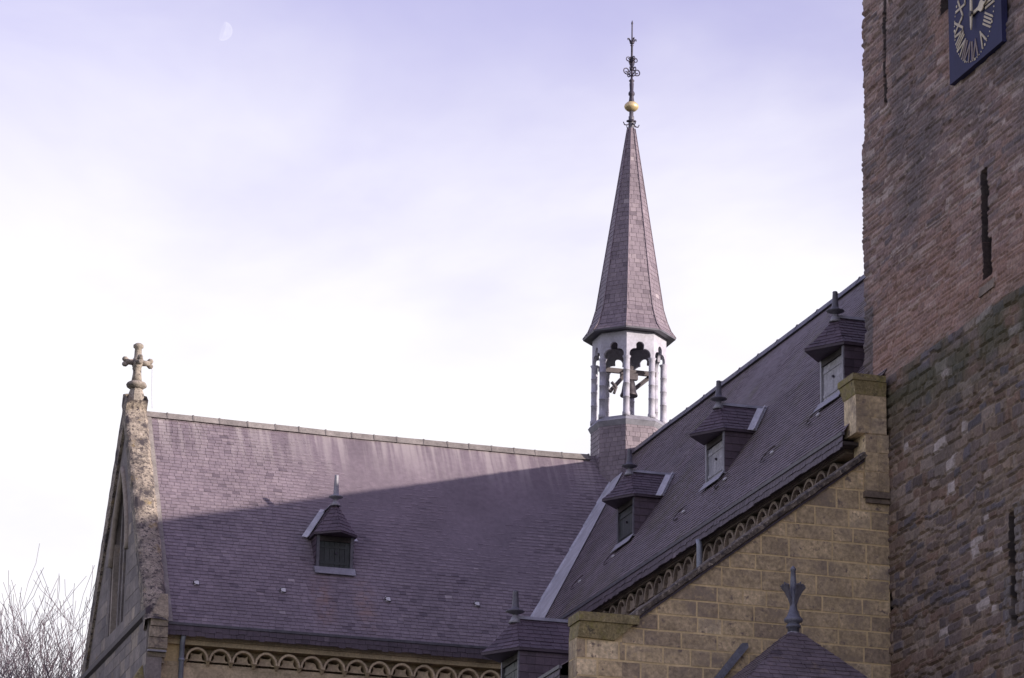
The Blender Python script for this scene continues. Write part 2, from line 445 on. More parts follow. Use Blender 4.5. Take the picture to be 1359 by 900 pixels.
# stains run down from the transept ridge: pale streaks, stretched along the slope
def add_streaks(m, lo_z, hi_z):
    t = m.node_tree; L = t.links.new
    b = t.nodes['Principled BSDF']
    src = b.inputs['Base Color'].links[0].from_socket
    tcn = t.nodes.new('ShaderNodeTexCoord')
    mpn = t.nodes.new('ShaderNodeMapping'); mpn.inputs['Scale'].default_value = (3.6, 0.2, 0.2)
    L(tcn.outputs['Object'], mpn.inputs[0])
    n = t.nodes.new('ShaderNodeTexNoise'); n.inputs['Scale'].default_value = 1.6; n.inputs['Detail'].default_value = 5
    L(mpn.outputs[0], n.inputs['Vector'])
    sp = t.nodes.new('ShaderNodeSeparateXYZ'); L(tcn.outputs['Object'], sp.inputs[0])
    r1 = t.nodes.new('ShaderNodeMapRange'); r1.inputs[1].default_value = lo_z; r1.inputs[2].default_value = hi_z
    L(sp.outputs['Z'], r1.inputs[0])
    r2_ = t.nodes.new('ShaderNodeMapRange'); r2_.inputs[1].default_value = 0.44; r2_.inputs[2].default_value = 0.62
    L(n.outputs['Fac'], r2_.inputs[0])
    mu = t.nodes.new('ShaderNodeMath'); mu.operation = 'MULTIPLY'
    L(r1.outputs[0], mu.inputs[0]); L(r2_.outputs[0], mu.inputs[1])
    m3 = t.nodes.new('ShaderNodeMath'); m3.operation = 'MULTIPLY'; m3.inputs[1].default_value = 0.7
    L(mu.outputs[0], m3.inputs[0])
    mx = t.nodes.new('ShaderNodeMix'); mx.data_type = 'RGBA'
    L(m3.outputs[0], mx.inputs[0]); L(src, mx.inputs[6]); mx.inputs[7].default_value = (0.36, 0.32, 0.325, 1)
    cur = mx.outputs[2]
    # rusty runs below both ends of the dormer sill
    for x0 in (17.98, 18.98):
        def band(sock, c, w_):
            a_ = t.nodes.new('ShaderNodeMath'); a_.operation = 'SUBTRACT'; L(sock, a_.inputs[0]); a_.inputs[1].default_value = c
            b2 = t.nodes.new('ShaderNodeMath'); b2.operation = 'ABSOLUTE'; L(a_.outputs[0], b2.inputs[0])
            q = t.nodes.new('ShaderNodeMapRange'); q.inputs[1].default_value = w_; q.inputs[2].default_value = w_ * .3
            L(b2.outputs[0], q.inputs[0]); return q.outputs[0]
        k1, k2 = band(sp.outputs['X'], x0, .34), band(sp.outputs['Z'], 18.85, .85)
        n5 = t.nodes.new('ShaderNodeTexNoise'); n5.inputs['Scale'].default_value = 5; n5.inputs['Detail'].default_value = 5
        L(tcn.outputs['Object'], n5.inputs['Vector'])
        q = t.nodes.new('ShaderNodeMapRange'); q.inputs[1].default_value = .35; q.inputs[2].default_value = .65; q.inputs[4].default_value = .55
        L(n5.outputs['Fac'], q.inputs[0])
        v1 = t.nodes.new('ShaderNodeMath'); v1.operation = 'MULTIPLY'; L(k1, v1.inputs[0]); L(k2, v1.inputs[1])
        v2 = t.nodes.new('ShaderNodeMath'); v2.operation = 'MULTIPLY'; L(v1.outputs[0], v2.inputs[0]); L(q.outputs[0], v2.inputs[1])
        mx = t.nodes.new('ShaderNodeMix'); mx.data_type = 'RGBA'
        L(v2.outputs[0], mx.inputs[0]); L(cur, mx.inputs[6]); mx.inputs[7].default_value = (0.30, 0.19, 0.155, 1)
        cur = mx.outputs[2]
    L(cur, b.inputs['Base Color'])

# ------------------------------------------------------------------ key dimensions (metres)
YW = 55.0                        # west end of nave and aisle
XE, ZE = 22.406, 17.967          # nave north gutter
XR, ZR, YT = 26.43, 23.93, 79.54 # ridges cross here
YTE = 75.42                      # transept gutter (camera side)
XG = 13.806                      # outer face of the transept gable
MS = (ZR - ZE) / (XR - XE)       # nave pitch
MT = (ZR - ZE) / (YT - YTE)      # transept pitch
NW = 22.64                       # nave wall face
TW = 75.80                       # transept wall face
XT = 23.18                       # tower face

# ground
g = MB(); g.face([(-2500, -2500, 0), (2500, -2500, 0), (2500, 4000, 0), (-2500, 4000, 0)])
tag(g.build('ground', M['grass']), kind='structure')
g = MB(); g.face([(-12, -14, 0.004), (48, -14, 0.004), (48, 46, 0.004), (-12, 46, 0.004)])
tag(g.build('forecourt', M['paving']), kind='structure')

# ------------------------------------------------------------------ shared builders
def trefoil(th, lobes, r0):
    r = r0
    d = (math.cos(th), math.sin(th))
    for cx, cy, cr_ in lobes:
        b = d[0] * cx + d[1] * cy
        disc = b * b - (cx * cx + cy * cy - cr_ * cr_)
        if disc > 0: r = max(r, b + math.sqrt(disc))
    return r


def frieze(name, O, U, n_, count, sp, mat_main, mat_back, parent, d=0.16):
    """blind arcade of cusped round arches; O springing of first arch, U along, n_ outward"""
    O, U, N_ = V(O), V(U).normalized(), V(n_)
    Z = V((0, 0, 1))
    mb = MB(); bk = MB()
    R = sp / 2 * 0.99
    ns = 40
    P = lambda u, v, w: O + U * u + Z * v + N_ * w
    for k in range(count):
        uc = sp * (k + 0.5)
        tn = random.uniform(0.25, 0.9)
        sc_k = random.uniform(.97, 1.02)
        oo, im, ii = [], [], []
        for i in range(ns + 1):
            th = math.pi * i / ns
            c_, s_ = math.cos(th), math.sin(th)
            oo.append((uc + R * c_, R * 1.12 * s_))
            im.append((uc + R * .83 * c_, R * .83 * 1.12 * s_))
            dg = math.degrees(th)
            link = max(math.exp(-((dg - 52) / 9.0) ** 2), math.exp(-((dg - 128) / 9.0) ** 2), math.exp(-(dg / 8.0) ** 2), math.exp(-((dg - 180) / 8.0) ** 2))
            ri = R * (.56 + .275 * link) * sc_k
            if k % 7 == 5 and 40 < dg < 70: ri = R * .6
            ii.append((uc + ri * c_, ri * 1.12 * s_))
        for i in range(ns):
            mb.face([P(*oo[i], d), P(*oo[i + 1], d), P(*im[i + 1], d), P(*im[i], d)], tn)
            mb.face([P(*oo[i], -.30), P(*oo[i + 1], -.30), P(*oo[i + 1], d), P(*oo[i], d)], tn)
            mb.face([P(*im[i], d), P(*im[i + 1], d), P(*im[i + 1], -.30), P(*im[i], -.30)], tn)
            mb.face([P(uc, 0, .025), P(*ii[i], .025), P(*ii[i + 1], .025)], tn * .8)
            mb.face([P(*ii[i], .025), P(*ii[i + 1], .025), P(*ii[i + 1], -.30), P(*ii[i], -.30)], tn)
    for k in range(count + 1):
        u = sp * k; tn = random.uniform(0.2, 0.8)
        t_ = [P(u - .055, 0.03, 0), P(u + .055, 0.03, 0), P(u + .055, .03, d), P(u - .055, .03, d)]
        b_ = [P(u - .022, -.085, 0), P(u + .022, -.085, 0), P(u + .022, -.085, .03), P(u - .022, -.085, .03)]
        mb.hexa(b_, t_, tn * .5)
    L_ = sp * count
    # back plate set into the wall
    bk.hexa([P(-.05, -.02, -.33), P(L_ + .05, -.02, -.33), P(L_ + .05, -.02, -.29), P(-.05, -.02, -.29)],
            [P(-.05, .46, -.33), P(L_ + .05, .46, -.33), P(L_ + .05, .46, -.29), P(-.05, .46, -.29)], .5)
    o = mb.build(name, mat_main, parent)
    bk.build('frieze_back', mat_back, o)
    return o


def dormer(parent, loc, rot, m, h, w, door_mat, label, slate_mat, hood_h=.66, rod=.46):
    """local: door faces -y, main slope rises as z = m*y from the door sill"""
    W_ = w / 2; ov = 0.08; jut = 0.56; H = h + hood_h; ya = 0.10
    cheeks = []
    # cheeks (slate hung) cut by the main slope
    for s in (-1, 1):
        body = MB(); cheeks.append(body)
        a = [(s * W_, 0, -0.02), (s * W_, 0, h), (s * W_, h / m + .05, h)]
        mbA = (V((s * W_, 0.0, -.05)), V((s * W_, h / m + .08, h)))
        # rows as real slates
        rows = 6
        for r_ in range(rows):
            z0 = h * r_ / rows; z1 = h * (r_ + 1) / rows
            y1 = z1 / m + .06
            y = 0.0
            while y < y1:
                ww = random.uniform(.12, .2)
                ye = min(y + ww, y1)
                t = min(1, max(0, random.gauss(.42, .16)))
                p = [(s * (W_ + .016), y + .003, z0), (s * (W_ + .016), ye - .003, z0), (s * W_, ye - .003, z1 + .02), (s * W_, y + .003, z1 + .02)]
                if s < 0: p = p[::-1]
                body.face(p, t)
                q = [(s * W_, y, z0), (s * W_, ye, z0), (s * (W_ + .016), ye, z0), (s * (W_ + .016), y, z0)]
                body.face(q if s > 0 else q[::-1], t * .5)
                y = ye
        a2 = [(s * (W_ - .004), 0, -.1), (s * (W_ - .004), h / m + .15, h), (s * (W_ - .004), 0, h)]
        body.face(a2 if s > 0 else a2[::-1], .2)
    core_ = MB()
    yk = h / m + .12
    core_.hexa([(-W_ + .006, .055, -.08), (W_ - .006, .055, -.08), (W_ - .006, yk, h - .12), (-W_ + .006, yk, h - .12)],
               [(-W_ + .006, .055, h - .03), (W_ - .006, .055, h - .03), (W_ - .006, yk, h - .03), (-W_ + .006, yk, h - .03)], .3)
    b = core_.build('dormer', M['soffit'])
    b.location = V(loc) - world_loc(parent); b.rotation_euler = (0, 0, rot); b.parent = parent
    b['label'] = label
    loc0 = (0, 0, 0)

    def sub(mb_, name, mt):
        me_o = mb_.build(name, mt)
        me_o.parent = b
        return me_o
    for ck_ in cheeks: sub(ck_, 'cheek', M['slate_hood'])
    # frame: two posts, a head, a dark board with the hood's shadow put into its colour
    for s in (-1, 1):
        fr = MB()
        x = s * (W_ - .035)
        fr.box(x - .035, x + .035, -.02, .05, -.02, h - .005)
        sub(fr, 'post', M['lead'] if door_mat is M['door_grey'] else M['lead_dark'])
    
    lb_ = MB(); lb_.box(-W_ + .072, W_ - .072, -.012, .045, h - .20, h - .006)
    sub(lb_, 'lintel_shadow', M['soffit'])
    dr = MB()
    nb = 6; bw = (w - .15) / nb
    for i in range(nb):
        x0 = -w / 2 + .075 + i * bw
        dr.box(x0 + .004, x0 + bw - .004, .022 + random.uniform(0, .006), .05, 0.0, h - .205, random.uniform(0.1, .95))
    dr.box(-w / 2 + .08, w / 2 - .08, .012, .022, .12, .18, .6)
    dr.box(-w / 2 + .08, w / 2 - .08, .012, .022, h - .36, h - .30, .6)
    d_o = sub(dr, 'door', door_mat)
    lt = MB(); lt.lathe([(.028, 0), (.028, .03)], 0, 0, 8)
    lo_ = lt.build('latch', M['iron']); lo_.parent = d_o
    lo_.rotation_euler = (rad(90), 0, 0); lo_.location = (0.03, .012, h * .45)
    # hood
    rf = MB()
    e = W_ + ov
    zt = h - .045
    A_ = V((0, ya, H))
    Fl, Fr, Tip = V((-e, -.03, h - .02)), V((e, -.03, h - .02)), V((0, -jut, zt))
    Rr, Rl = V((e, (h - .02) / m + .03, h - .02)), V((-e, (h - .02) / m + .03, h - .02))
    Bk = V((0, H / m + .03, H))
    fl = 0.10  # top cut for trapezoid rows
    def face_sl(a, b_, c, d_):
        slates(rf, a, b_, c, d_, .105, .19, th=.012)
    lerp = lambda p, q, k: p + (q - p) * k
    # bell-cast: the hood's lower fifth kicks out, made of two bands
    def two_band(a, b_, c, d_):
        k = .30
        p = lerp(a, d_, k) ; q = lerp(b_, c, k)
        drop = V((0, 0, -.035)); p = p + drop; q = q + drop
        slates(rf, a, b_, q, p, .105, .19, th=.012)
        slates(rf, p, q, c, d_, .105, .19, th=.012)
    two_band(Fl, Tip, lerp(A_, Tip, .03), lerp(A_, Fl, .03))
    two_band(Tip, Fr, lerp(A_, Fr, .03), lerp(A_, Tip, .03))
    two_band(Fr, Rr, Bk, A_)
    two_band(Rl, Fl, A_, Bk)
    # underside and edge board
    dz = V((0, 0, -.045))
    rim = [Fl, Tip, Fr, Rr, Rl]
    rf.face([p + dz for p in (Rl, Rr, Fr, Tip, Fl)], .02)
    for p, q in ((Fl, Tip), (Tip, Fr), (Fr, Rr), (Rl, Fl)):
        rf.face([p + dz, q + dz, q, p], .06)
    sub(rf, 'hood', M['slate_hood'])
    # zinc: ridge roll, cap over the hips, valley strips, sill apron
    zn = MB()
    zn.prism([(-.07, ya, H - .03), (.07, ya, H - .03), (.03, ya, H + .035), (-.03, ya, H + .035)], (0, H / m + .02 - ya, 0), .5)
    zn.lathe([(.13, H - .11), (.085, H - .03), (.045, H + .05)], 0, ya - .03, 8, .7)
    sub(zn, 'ridge_cap', M['lead'])
    for s in (-1, 1):
        vl = MB()
        p0 = V((s * e, (h - .02) / m, h - .02)); p1 = V((0, H / m, H))
        nn = V((0, -m, 1)).normalized() * .022
        out_ = V((s * .17, 0, 0)); along = (p1 - p0)
        fn_ = along.cross(V((0, 1, 0))).normalized() * (.02 * (1 if along.cross(V((0, 1, 0))).z > 0 else -1))
        yb = V((0, -.16, 0)); yf = V((0, .05, 0))
        q = [p0 + yb + fn_ - along * .03, p0 + yf + fn_ - along * .03, p1 + yf + fn_ + along * .05, p1 + yb + fn_ + along * .02]
        vl.prism(q if s > 0 else q[::-1], fn_ * .7, .8)
        oq = V((s * .15, 0, 0))
        q = [p0 + nn * 1.6 - along * .03, p0 + oq + nn * 2.2 - along * .03, p1 + oq * .9 + nn * 2.2 + along * .02, p1 + nn * 1.6 + along * .02]
        vl.prism(q if s > 0 else q[::-1], nn * .6, .9)
        sub(vl, 'valley_flashing', M['lead_pale'])
    ap = MB()
    sl = V((0, -1, -m)).normalized()
    nn = V((0, -m, 1)).normalized()
    a0 = V((-W_ - .05, -.005, 0.02)); a1 = V((W_ + .05, -.005, 0.02))
    ap.prism([a0 + sl * .22 + nn * .022, a1 + sl * .22 + nn * .022, a1 + nn * .022, a0 + nn * .022], nn * .012, .6)
    ap.box(-W_ - .04, W_ + .04, -.045, .03, -.015, .012, .7)
    sub(ap, 'sill_apron', M['lead'])
    fn = MB()
    fn.lathe([(.05, H + .02), (.045, H + .06), (.10, H + .075), (.175, H + .105), (.175, H + .12), (.075, H + .16), (.066, H + .20), (.048, H + rod), (.052, H + rod + .02), (.042, H + rod + .04)], 0, ya - .03, 10, .5)
    sub(fn, 'finial', M['lead'] if rod > .5 else M['lead_dark'])
    return b


def eaves(parent, p0, p1, n_, zg, depth, name_f='fascia'):
    """gutter + slate-hung fascia + soffit + cornice; p0->p1 along the gutter edge, n_ outward horizontal"""
    p0, p1, n_ = V((p0[0], p0[1], 0)), V((p1[0], p1[1], 0)), V(n_)
    e = (p1 - p0).normalized()
    Zv = lambda p, z, o=0.0: V((p.x, p.y, z)) + n_ * o
    gt = MB()
    gt.prism([Zv(p0, zg - .045, -.02), Zv(p0, zg - .045, .035), Zv(p0, zg + .012, .042), Zv(p0, zg + .012, -.02)], p1 - p0, .4)
    gt.build('gutter', M['lead_dark'], parent)
    fs = MB()
    a, b = (p0, p1) if e.cross(V((0, 0, 1))).dot(n_) > 0 else (p1, p0)
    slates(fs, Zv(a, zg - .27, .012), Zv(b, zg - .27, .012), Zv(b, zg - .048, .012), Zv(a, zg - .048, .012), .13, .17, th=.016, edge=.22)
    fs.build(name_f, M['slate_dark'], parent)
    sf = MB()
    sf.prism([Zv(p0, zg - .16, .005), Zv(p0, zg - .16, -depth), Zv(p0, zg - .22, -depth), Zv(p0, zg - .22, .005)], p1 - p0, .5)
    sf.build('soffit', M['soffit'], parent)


# ------------------------------------------------------------------ NAVE
nave = thing('nave', (26.43, 75, 0), 'slate roofed church nave running back from the square tower, with three small hooded dormers', 'church nave')
YE = 95.0
sl = MB()
slates(sl, (XE, YTE, ZE), (XE, YW + .20, ZE), (XR, YW + .20, ZR), (XR, YT, ZR), .112, .165)
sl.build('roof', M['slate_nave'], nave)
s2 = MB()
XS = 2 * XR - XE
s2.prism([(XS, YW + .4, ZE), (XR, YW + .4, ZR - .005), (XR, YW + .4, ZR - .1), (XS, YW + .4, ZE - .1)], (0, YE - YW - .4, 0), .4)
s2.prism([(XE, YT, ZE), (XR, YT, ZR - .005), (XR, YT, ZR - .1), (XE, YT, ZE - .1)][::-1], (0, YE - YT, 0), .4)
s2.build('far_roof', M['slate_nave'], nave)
w = MB()
w.box(NW + .13, 2 * XR - NW, YW + .5, YE, 0, 17.2)
w.box(NW + .42, 2 * XR - NW, YW + .5, YE, 17.2, ZE - .05)
w.prism([(NW + .5, YW + .5, ZE - .05), (2 * XR - NW - .1, YW + .5, ZE - .05), (XR, YW + .5, ZR - .3)], (0, .3, 0))
w.prism([(NW + .1, YE - .4, ZE - .05), (2 * XR - NW - .1, YE - .4, ZE - .05), (XR, YE - .4, ZR - .15)], (0, .4, 0))
w.build('wall', M['mortar'], nave)
st = MB()
ashlar(st, (NW + .03, YTE, 0), (0, -1, 0), (0, 0, 1), 0, YTE - YW - .5, 0.0, 17.18, (.26, .36), (.4, .85), seed=5)
st.box(NW + .034, NW + .14, YW + .5, TW, 0, 17.17, .5)
st.build('wall_stones', M['tan'], nave)
eaves(nave, (XE, YTE), (XE, YW + .20), (-1, 0, 0), ZE, .45)
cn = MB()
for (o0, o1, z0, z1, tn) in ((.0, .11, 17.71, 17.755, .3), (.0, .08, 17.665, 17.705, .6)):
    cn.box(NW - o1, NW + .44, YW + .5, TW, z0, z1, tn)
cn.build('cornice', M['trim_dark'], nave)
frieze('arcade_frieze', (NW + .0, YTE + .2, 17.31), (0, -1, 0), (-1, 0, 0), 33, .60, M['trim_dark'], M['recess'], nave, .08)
# ridge capping with small crest knobs
rd = MB()
y = YW + .4
while y < YT - 1.0:
    tn = random.uniform(.2, .9)
    rd.prism([(XR - .15, y, ZR - .10), (XR + .15, y, ZR - .10), (XR + .05, y, ZR + .075), (XR - .05, y, ZR + .075)], (0, .58, 0), tn)
    y += .6
y = YW + .6
while y < YT - 2:
    rd.prism([(XR - .155, y, ZR - .105), (XR + .155, y, ZR - .105), (XR + .055, y, ZR + .095), (XR - .055, y, ZR + .095)], (0, .05, 0), .2)
    y += 1.2
rd.build('ridge_capping', M['lead_dark'], nave)
# valley gutter between nave and transept slopes
vf = MB()
P0, P1 = V((XE, YTE, ZE)), V((XR - .5, YT - .5, ZR - .74))
nn = V((-MS, 0, 1)).normalized(); nt_ = V((0, -MT, 1)).normalized()
bis = (nn + nt_).normalized()
seg = 7
for i in range(seg):
    a = P0.lerp(P1, i / seg - (.004 if i else 0)); b_ = P0.lerp(P1, (i + 1) / seg)
    tn = random.uniform(.45, 1)
    wa, wb = .30, .30
    lift = .028 + .0015 * (i % 2)
    ua = V((0, -1, 0))
    q = [a + nn * lift, a + ua * (1.75 - .9 * i / seg) + nn * lift, b_ + ua * (1.75 - .9 * (i + 1) / seg) + nn * lift, b_ + nn * lift]
    vf.prism(q, nn * .006, tn)
    ut = V((-1, 0, 0))
    q = [a + nt_ * lift, b_ + nt_ * lift, b_ + ut * .07 + nt_ * lift, a + ut * .09 + nt_ * lift]
    vf.prism(q, nt_ * .006, tn * .8)
vf.build('valley_gutter', M['lead_pale'], nave)
# west kneeler pier clasping the corner beside the tower
kp = MB()
ashlar(kp, (22.52, YW - .12, 17.90), (1, 0, 0), (0, 0, 1), 0, .57, 0, .70, (.28, .38), (.34, .7), gap=.014, proud=.008, seed=3)
ashlar(kp, (22.70, YW - .10, 16.86), (1, 0, 0), (0, 0, 1), 0, .44, 0, 1.04, (.30, .36), (.34, .7), gap=.014, proud=.008, seed=6)
kp.box(22.52, 23.10, YW - .118, YW + .44, 17.90, 18.60, .95)
kp.box(22.70, 23.15, YW - .098, YW + .44, 16.86, 17.90, .85)
kp.build('kneeler', M['tan'], nave)
kc = MB()
kc.hexa([(22.51, YW - .13, 18.60), (23.09, YW - .13, 18.60), (23.16, YW + .46, 18.60), (22.51, YW + .46, 18.60)],
        [(22.45, YW - .19, 18.84), (23.08, YW - .19, 18.84), (23.16, YW + .50, 18.84), (22.45, YW + .50, 18.84)], .6)
kc.box(22.43, 23.06, YW - .21, YW + .52, 18.845, 18.96, .4)
kc.build('kneeler_cap', M['moss'], nave)
kb = MB()
for i, (o, z0, z1) in enumerate(((.10, 16.74, 16.85), (.05, 16.65, 16.73))):
    kb.box(22.72 - (.04 if i == 0 else 0), 23.16, YW - .03 - o, YW + .3, z0, z1, .35)
kb.build('kneeler_corbel', M['trim_dark'], nave)
nd = [(64.66, M['door_grey'], 'hooded dormer with bleached grey boarded door, middle one of the nave slope'),
      (70.42, M['door_green'], 'hooded dormer with dark green door, beside the pale valley gutter'),
      (58.22, M['door_grey'], 'hooded dormer with bleached grey door, half hidden by the tower')]
for y_, dm, lb in nd:
    x_ = 23.47
    dormer(nave, (x_ - .05, y_, ZE + MS * (x_ - .05 - XE) + .03), rad(-90) + random.uniform(-.012, .012), MS, .95 + random.uniform(-.02, .02), 1.12 + random.uniform(-.03, .03), dm, lb, M['slate'])

# ------------------------------------------------------------------ TRANSEPT
tr = thing('transept', (18, 79.5, 0), 'church transept with long slate roof half in sun and a steep lichened left gable', 'church transept')
add_streaks(M['slate_transept'], 22.45, 23.8)
XL = 14.22
sl = MB()
slates(sl, (XL, YTE, ZE), (XE, YTE, ZE), (XR, YT, ZR), (XL, YT, ZR), .112, .165)
sl.build('roof', M['slate_transept'], tr, loc=(0, 0, 0))
s2 = MB()
s2.prism([(XL, 2 * YT - YTE, ZE), (XL, YT, ZR - .006), (XL, YT, ZR - .1), (XL, 2 * YT - YTE, ZE - .1)][::-1], (XR - XL, 0, 0), .4)
s2.build('far_roof', M['slate_dark'], tr)
w = MB()
w.box(XG + .3, NW + .3, TW + .13, 2 * YT - TW, 0, 17.1)
w.box(XG + .3, NW + .3, TW + .42, 2 * YT - TW, 17.1, ZE - .05)
w.box(XG + .45, 14.72, TW + .03, TW + .42, 17.1, 17.6)
w.prism([(XG + .3, TW + .1, ZE - .05), (XG + .3, YT, ZR - .2), (XG + .3, 2 * YT - TW - .1, ZE - .05)], (.2, 0, 0))
w.build('wall', M['mortar'], tr)
st = MB()
ashlar(st, (XG + .1, TW + .03, 0), (1, 0, 0), (0, 0, 1), 0, NW - XG - .1, 0, 17.17, (.27, .36), (.45, .95), gap=.016, seed=8)
st.box(XG + .3, NW, TW + .034, TW + .14, 0, 17.16, .9)
st.build('wall_stones', M['trim'], tr)
eaves(tr, (XL + .02, YTE), (XE + .15, YTE), (0, -1, 0), ZE, .45)
cn = MB()
for (o1, z0, z1, tn) in ((.15, 17.66, 17.75, .35), (.10, 17.55, 17.655, .75)):
    cn.box(XG + .5, NW, TW - o1, TW + .44, z0, z1, tn)
cn.build('cornice', M['trim'], tr)
frieze('arcade_frieze', (14.757, TW + .0, 17.20), (1, 0, 0), (0, -1, 0), 15, .53, M['trim'], M['trim'], tr)
rd = MB()
x = XL
while x < XR - 1.0:
    tn = random.uniform(.2, .9)
    ln = random.uniform(.52, .72)
    dzj = random.uniform(-.006, .006)
    rd.prism([(x, YT - .17, ZR - .13 + dzj), (x, YT - .07, ZR + .03 + dzj), (x, YT + .07, ZR + .03 + dzj), (x, YT + .17, ZR - .13 + dzj)][::-1], (ln - .02, 0, 0), tn)
    rd.prism([(x + ln - .03, YT - .183, ZR - .135), (x + ln - .03, YT - .075, ZR + .042), (x + ln - .03, YT + .075, ZR + .042), (x + ln - .03, YT + .183, ZR - .135)][::-1], (.035, 0, 0), .1)
    x += ln
rd.build('ridge_capping', M['ridge'], tr)
x_, y_ = 18.42, 76.66
dormer(tr, (18.36, y_, ZE + MT * (y_ - YTE) + .03), 0, MT, .86, .88, M['door_green'], 'single hooded dormer with dark green door on the broad transept slope', M['slate'], .78, .60)

# gable wall facing left: stones, tall blind lancet, raking string
gb = MB()
ZA = ZR + .10
foot = YT - YTE + .25
def rake(z): return (ZA - z) / ((ZA - 17.9) / foot)
gw = MB()
ZB = 18.15
hw = 1.05           # lancet half width
zs, zt_ = 20.3, 22.5  # springing / apex of the lancet
gw.prism([(XG, YT - 4.2, 0), (XG, YT + 4.2, 0), (XG, YT + 4.2, ZB), (XG, YT - 4.2, ZB)][::-1], (.35, 0, 0), .5)
# upper wall in pieces round the recess
arc = [(hw * math.cos(a) if False else hw * (1 - (i / 10) ** 1.7), zs + (zt_ - zs) * (i / 10)) for i, a in enumerate([0] * 11)]
zz = [ZB + .45] + [p[1] for p in arc]
hh = [hw] + [p[0] for p in arc]
for s in (-1, 1):
    for i in range(len(zz) - 1):
        q = [(XG, YT + s * hh[i], zz[i]), (XG, YT + s * rake(zz[i]), zz[i]), (XG, YT + s * rake(zz[i + 1]), zz[i + 1]), (XG, YT + s * hh[i + 1], zz[i + 1])]
        gw.prism(q if s < 0 else q[::-1], (.35, 0, 0), random.uniform(.3, .6))
    q = [(XG, YT, ZB), (XG, YT + s * rake(ZB), ZB), (XG, YT + s * rake(ZB + .45), ZB + .45), (XG, YT, ZB + .45)]
    gw.prism(q if s < 0 else q[::-1], (.35, 0, 0), .5)
    q = [(XG, YT, zt_), (XG, YT + s * rake(zt_), zt_), (XG, YT, ZA)]
    gw.prism(q if s < 0 else q[::-1], (.35, 0, 0), .5)
gw.build('gable_wall', M['grey_stone'], tr)
gs = MB()
for side in (-1, 1):
    pl = [(side * 1.0, foot / (ZA - 17.9), foot / (ZA - 17.9) * ZA - .08)]
    ul, uh = (hw + .12, 4.3)
    if side < 0:
        ashlar(gs, (XG - .002, YT, 0), (0, -1, 0), (0, 0, 1), ul, uh, ZB + .2, zt_ - .8, (.26, .36), (.35, .8), gap=.012, proud=.006, planes=[(1.0, foot / (ZA - 17.9), foot / (ZA - 17.9) * ZA - .08)], seed=11)
    else:
        ashlar(gs, (XG - .002, YT, 0), (0, -1, 0), (0, 0, 1), -uh, -ul, ZB + .2, zt_ - .8, (.26, .36), (.35, .8), gap=.012, proud=.006, planes=[(-1.0, foot / (ZA - 17.9), foot / (ZA - 17.9) * ZA - .08)], seed=12)
ashlar(gs, (XG - .002, YT, 0), (0, -1, 0), (0, 0, 1), -4.2, 4.2, 0, ZB - .1, (.27, .38), (.4, .9), gap=.012, proud=.006, seed=13)
gs.build('gable_stones', M['grey_stone'], tr)
# recessed lancet
lw = MB(); lw.box(XG + .26, XG + .33, YT - hw - .05, YT + hw + .05, ZB + .3, zt_ + .05)
lan = lw.build('lancet_window', M['glass'], tr)
ml = MB()
for dy in (-.95, -.45, 0, .45, .95):
    top = zs + (zt_ - zs) * max(0, (1 - abs(dy) / hw)) ** .6
    ml.box(XG + .10 if abs(dy) < .9 else XG + .03, XG + .25, YT + dy - .07, YT + dy + .07, ZB + .45, top, .8 if abs(dy) > .9 else .4)
for z_ in (19.6, 20.6):
    ml.box(XG + .14, XG + .25, YT - hw, YT + hw, z_, z_ + .09, .5)
hdm = [(YT + s * (hh[i] + .0), zz[i]) for s in (-1,) for i in range(1, len(zz))] + [(YT + hh[i], zz[i]) for i in range(len(zz) - 2, 0, -1)]
ml.tube([(XG - .01, a, b_) for a, b_ in hdm], .075, 6, .9)
ml.build('tracery', M['grey_stone'], lan)
# coping stones up both rakes, rough and lichened
cp = MB()
for s in (-1, 1):
    pA, pB = V((0, YT + s * (YT - YTE + .30), ZE + .02)), V((0, YT, ZR + .46))
    Ld = pB - pA; n_seg = 46
    uz = V((0, -s * -1 * -Ld.z, 0))
    nrm = V((0, s * Ld.z, abs(Ld.y))).normalized() if s > 0 else V((0, -Ld.z, abs(Ld.y))).normalized()
    i0 = len(cp.v)
    ring = [(-.07, -.34), (-.09, .02), (-.02, .06), (.16, .075), (.36, .06), (.44, .0), (.44, -.30)]
    for i in range(n_seg + 1):
        p = pA + Ld * (i / n_seg)
        blk = (i // 4)
        jx = noise.noise((blk * 3.7, s, 0)) * .035
        for k, (xx, nn_) in enumerate(ring):
            kk = 1.0 if s < 0 else .35
            r1 = noise.noise((i * .9, k * 1.3, s * 5)) * .035 * kk; r2_ = noise.noise((i * .7, k * 2.1, 40 + s)) * .03 * kk
            q = p + nrm * (nn_ - (.10 if s < 0 else .16) + r2_ + jx * kk) + V((XG + xx + r1 * (.5 if k in (0, 6) else 1), 0, 0))
            cp.v.append(tuple(q))
    nr = len(ring)
    for i in range(n_seg):
        for k in range(nr):
            a = i0 + i * nr + k; b_ = i0 + i * nr + (k + 1) % nr
            fc = (a, b_, b_ + nr, a + nr)
            cp.f.append(fc if s > 0 else fc[::-1]); cp.c.append(random.uniform(.2, .8)); cp.sm.append(False)
cp.build('coping', M['lichen'], tr)
ld = MB()
pA, pB = V((XL + .02, YTE + .0, ZE)), V((XL + .02, YT, ZR))
q = [pA + nt_ * .03, pA + V((.14, 0, 0)) + nt_ * .03, pB + V((.14, 0, 0)) + nt_ * .03, pB + nt_ * .03]
ld.prism(q, nt_ * .012, .8)
ld.build('gable_flashing', M['ridge'], tr)
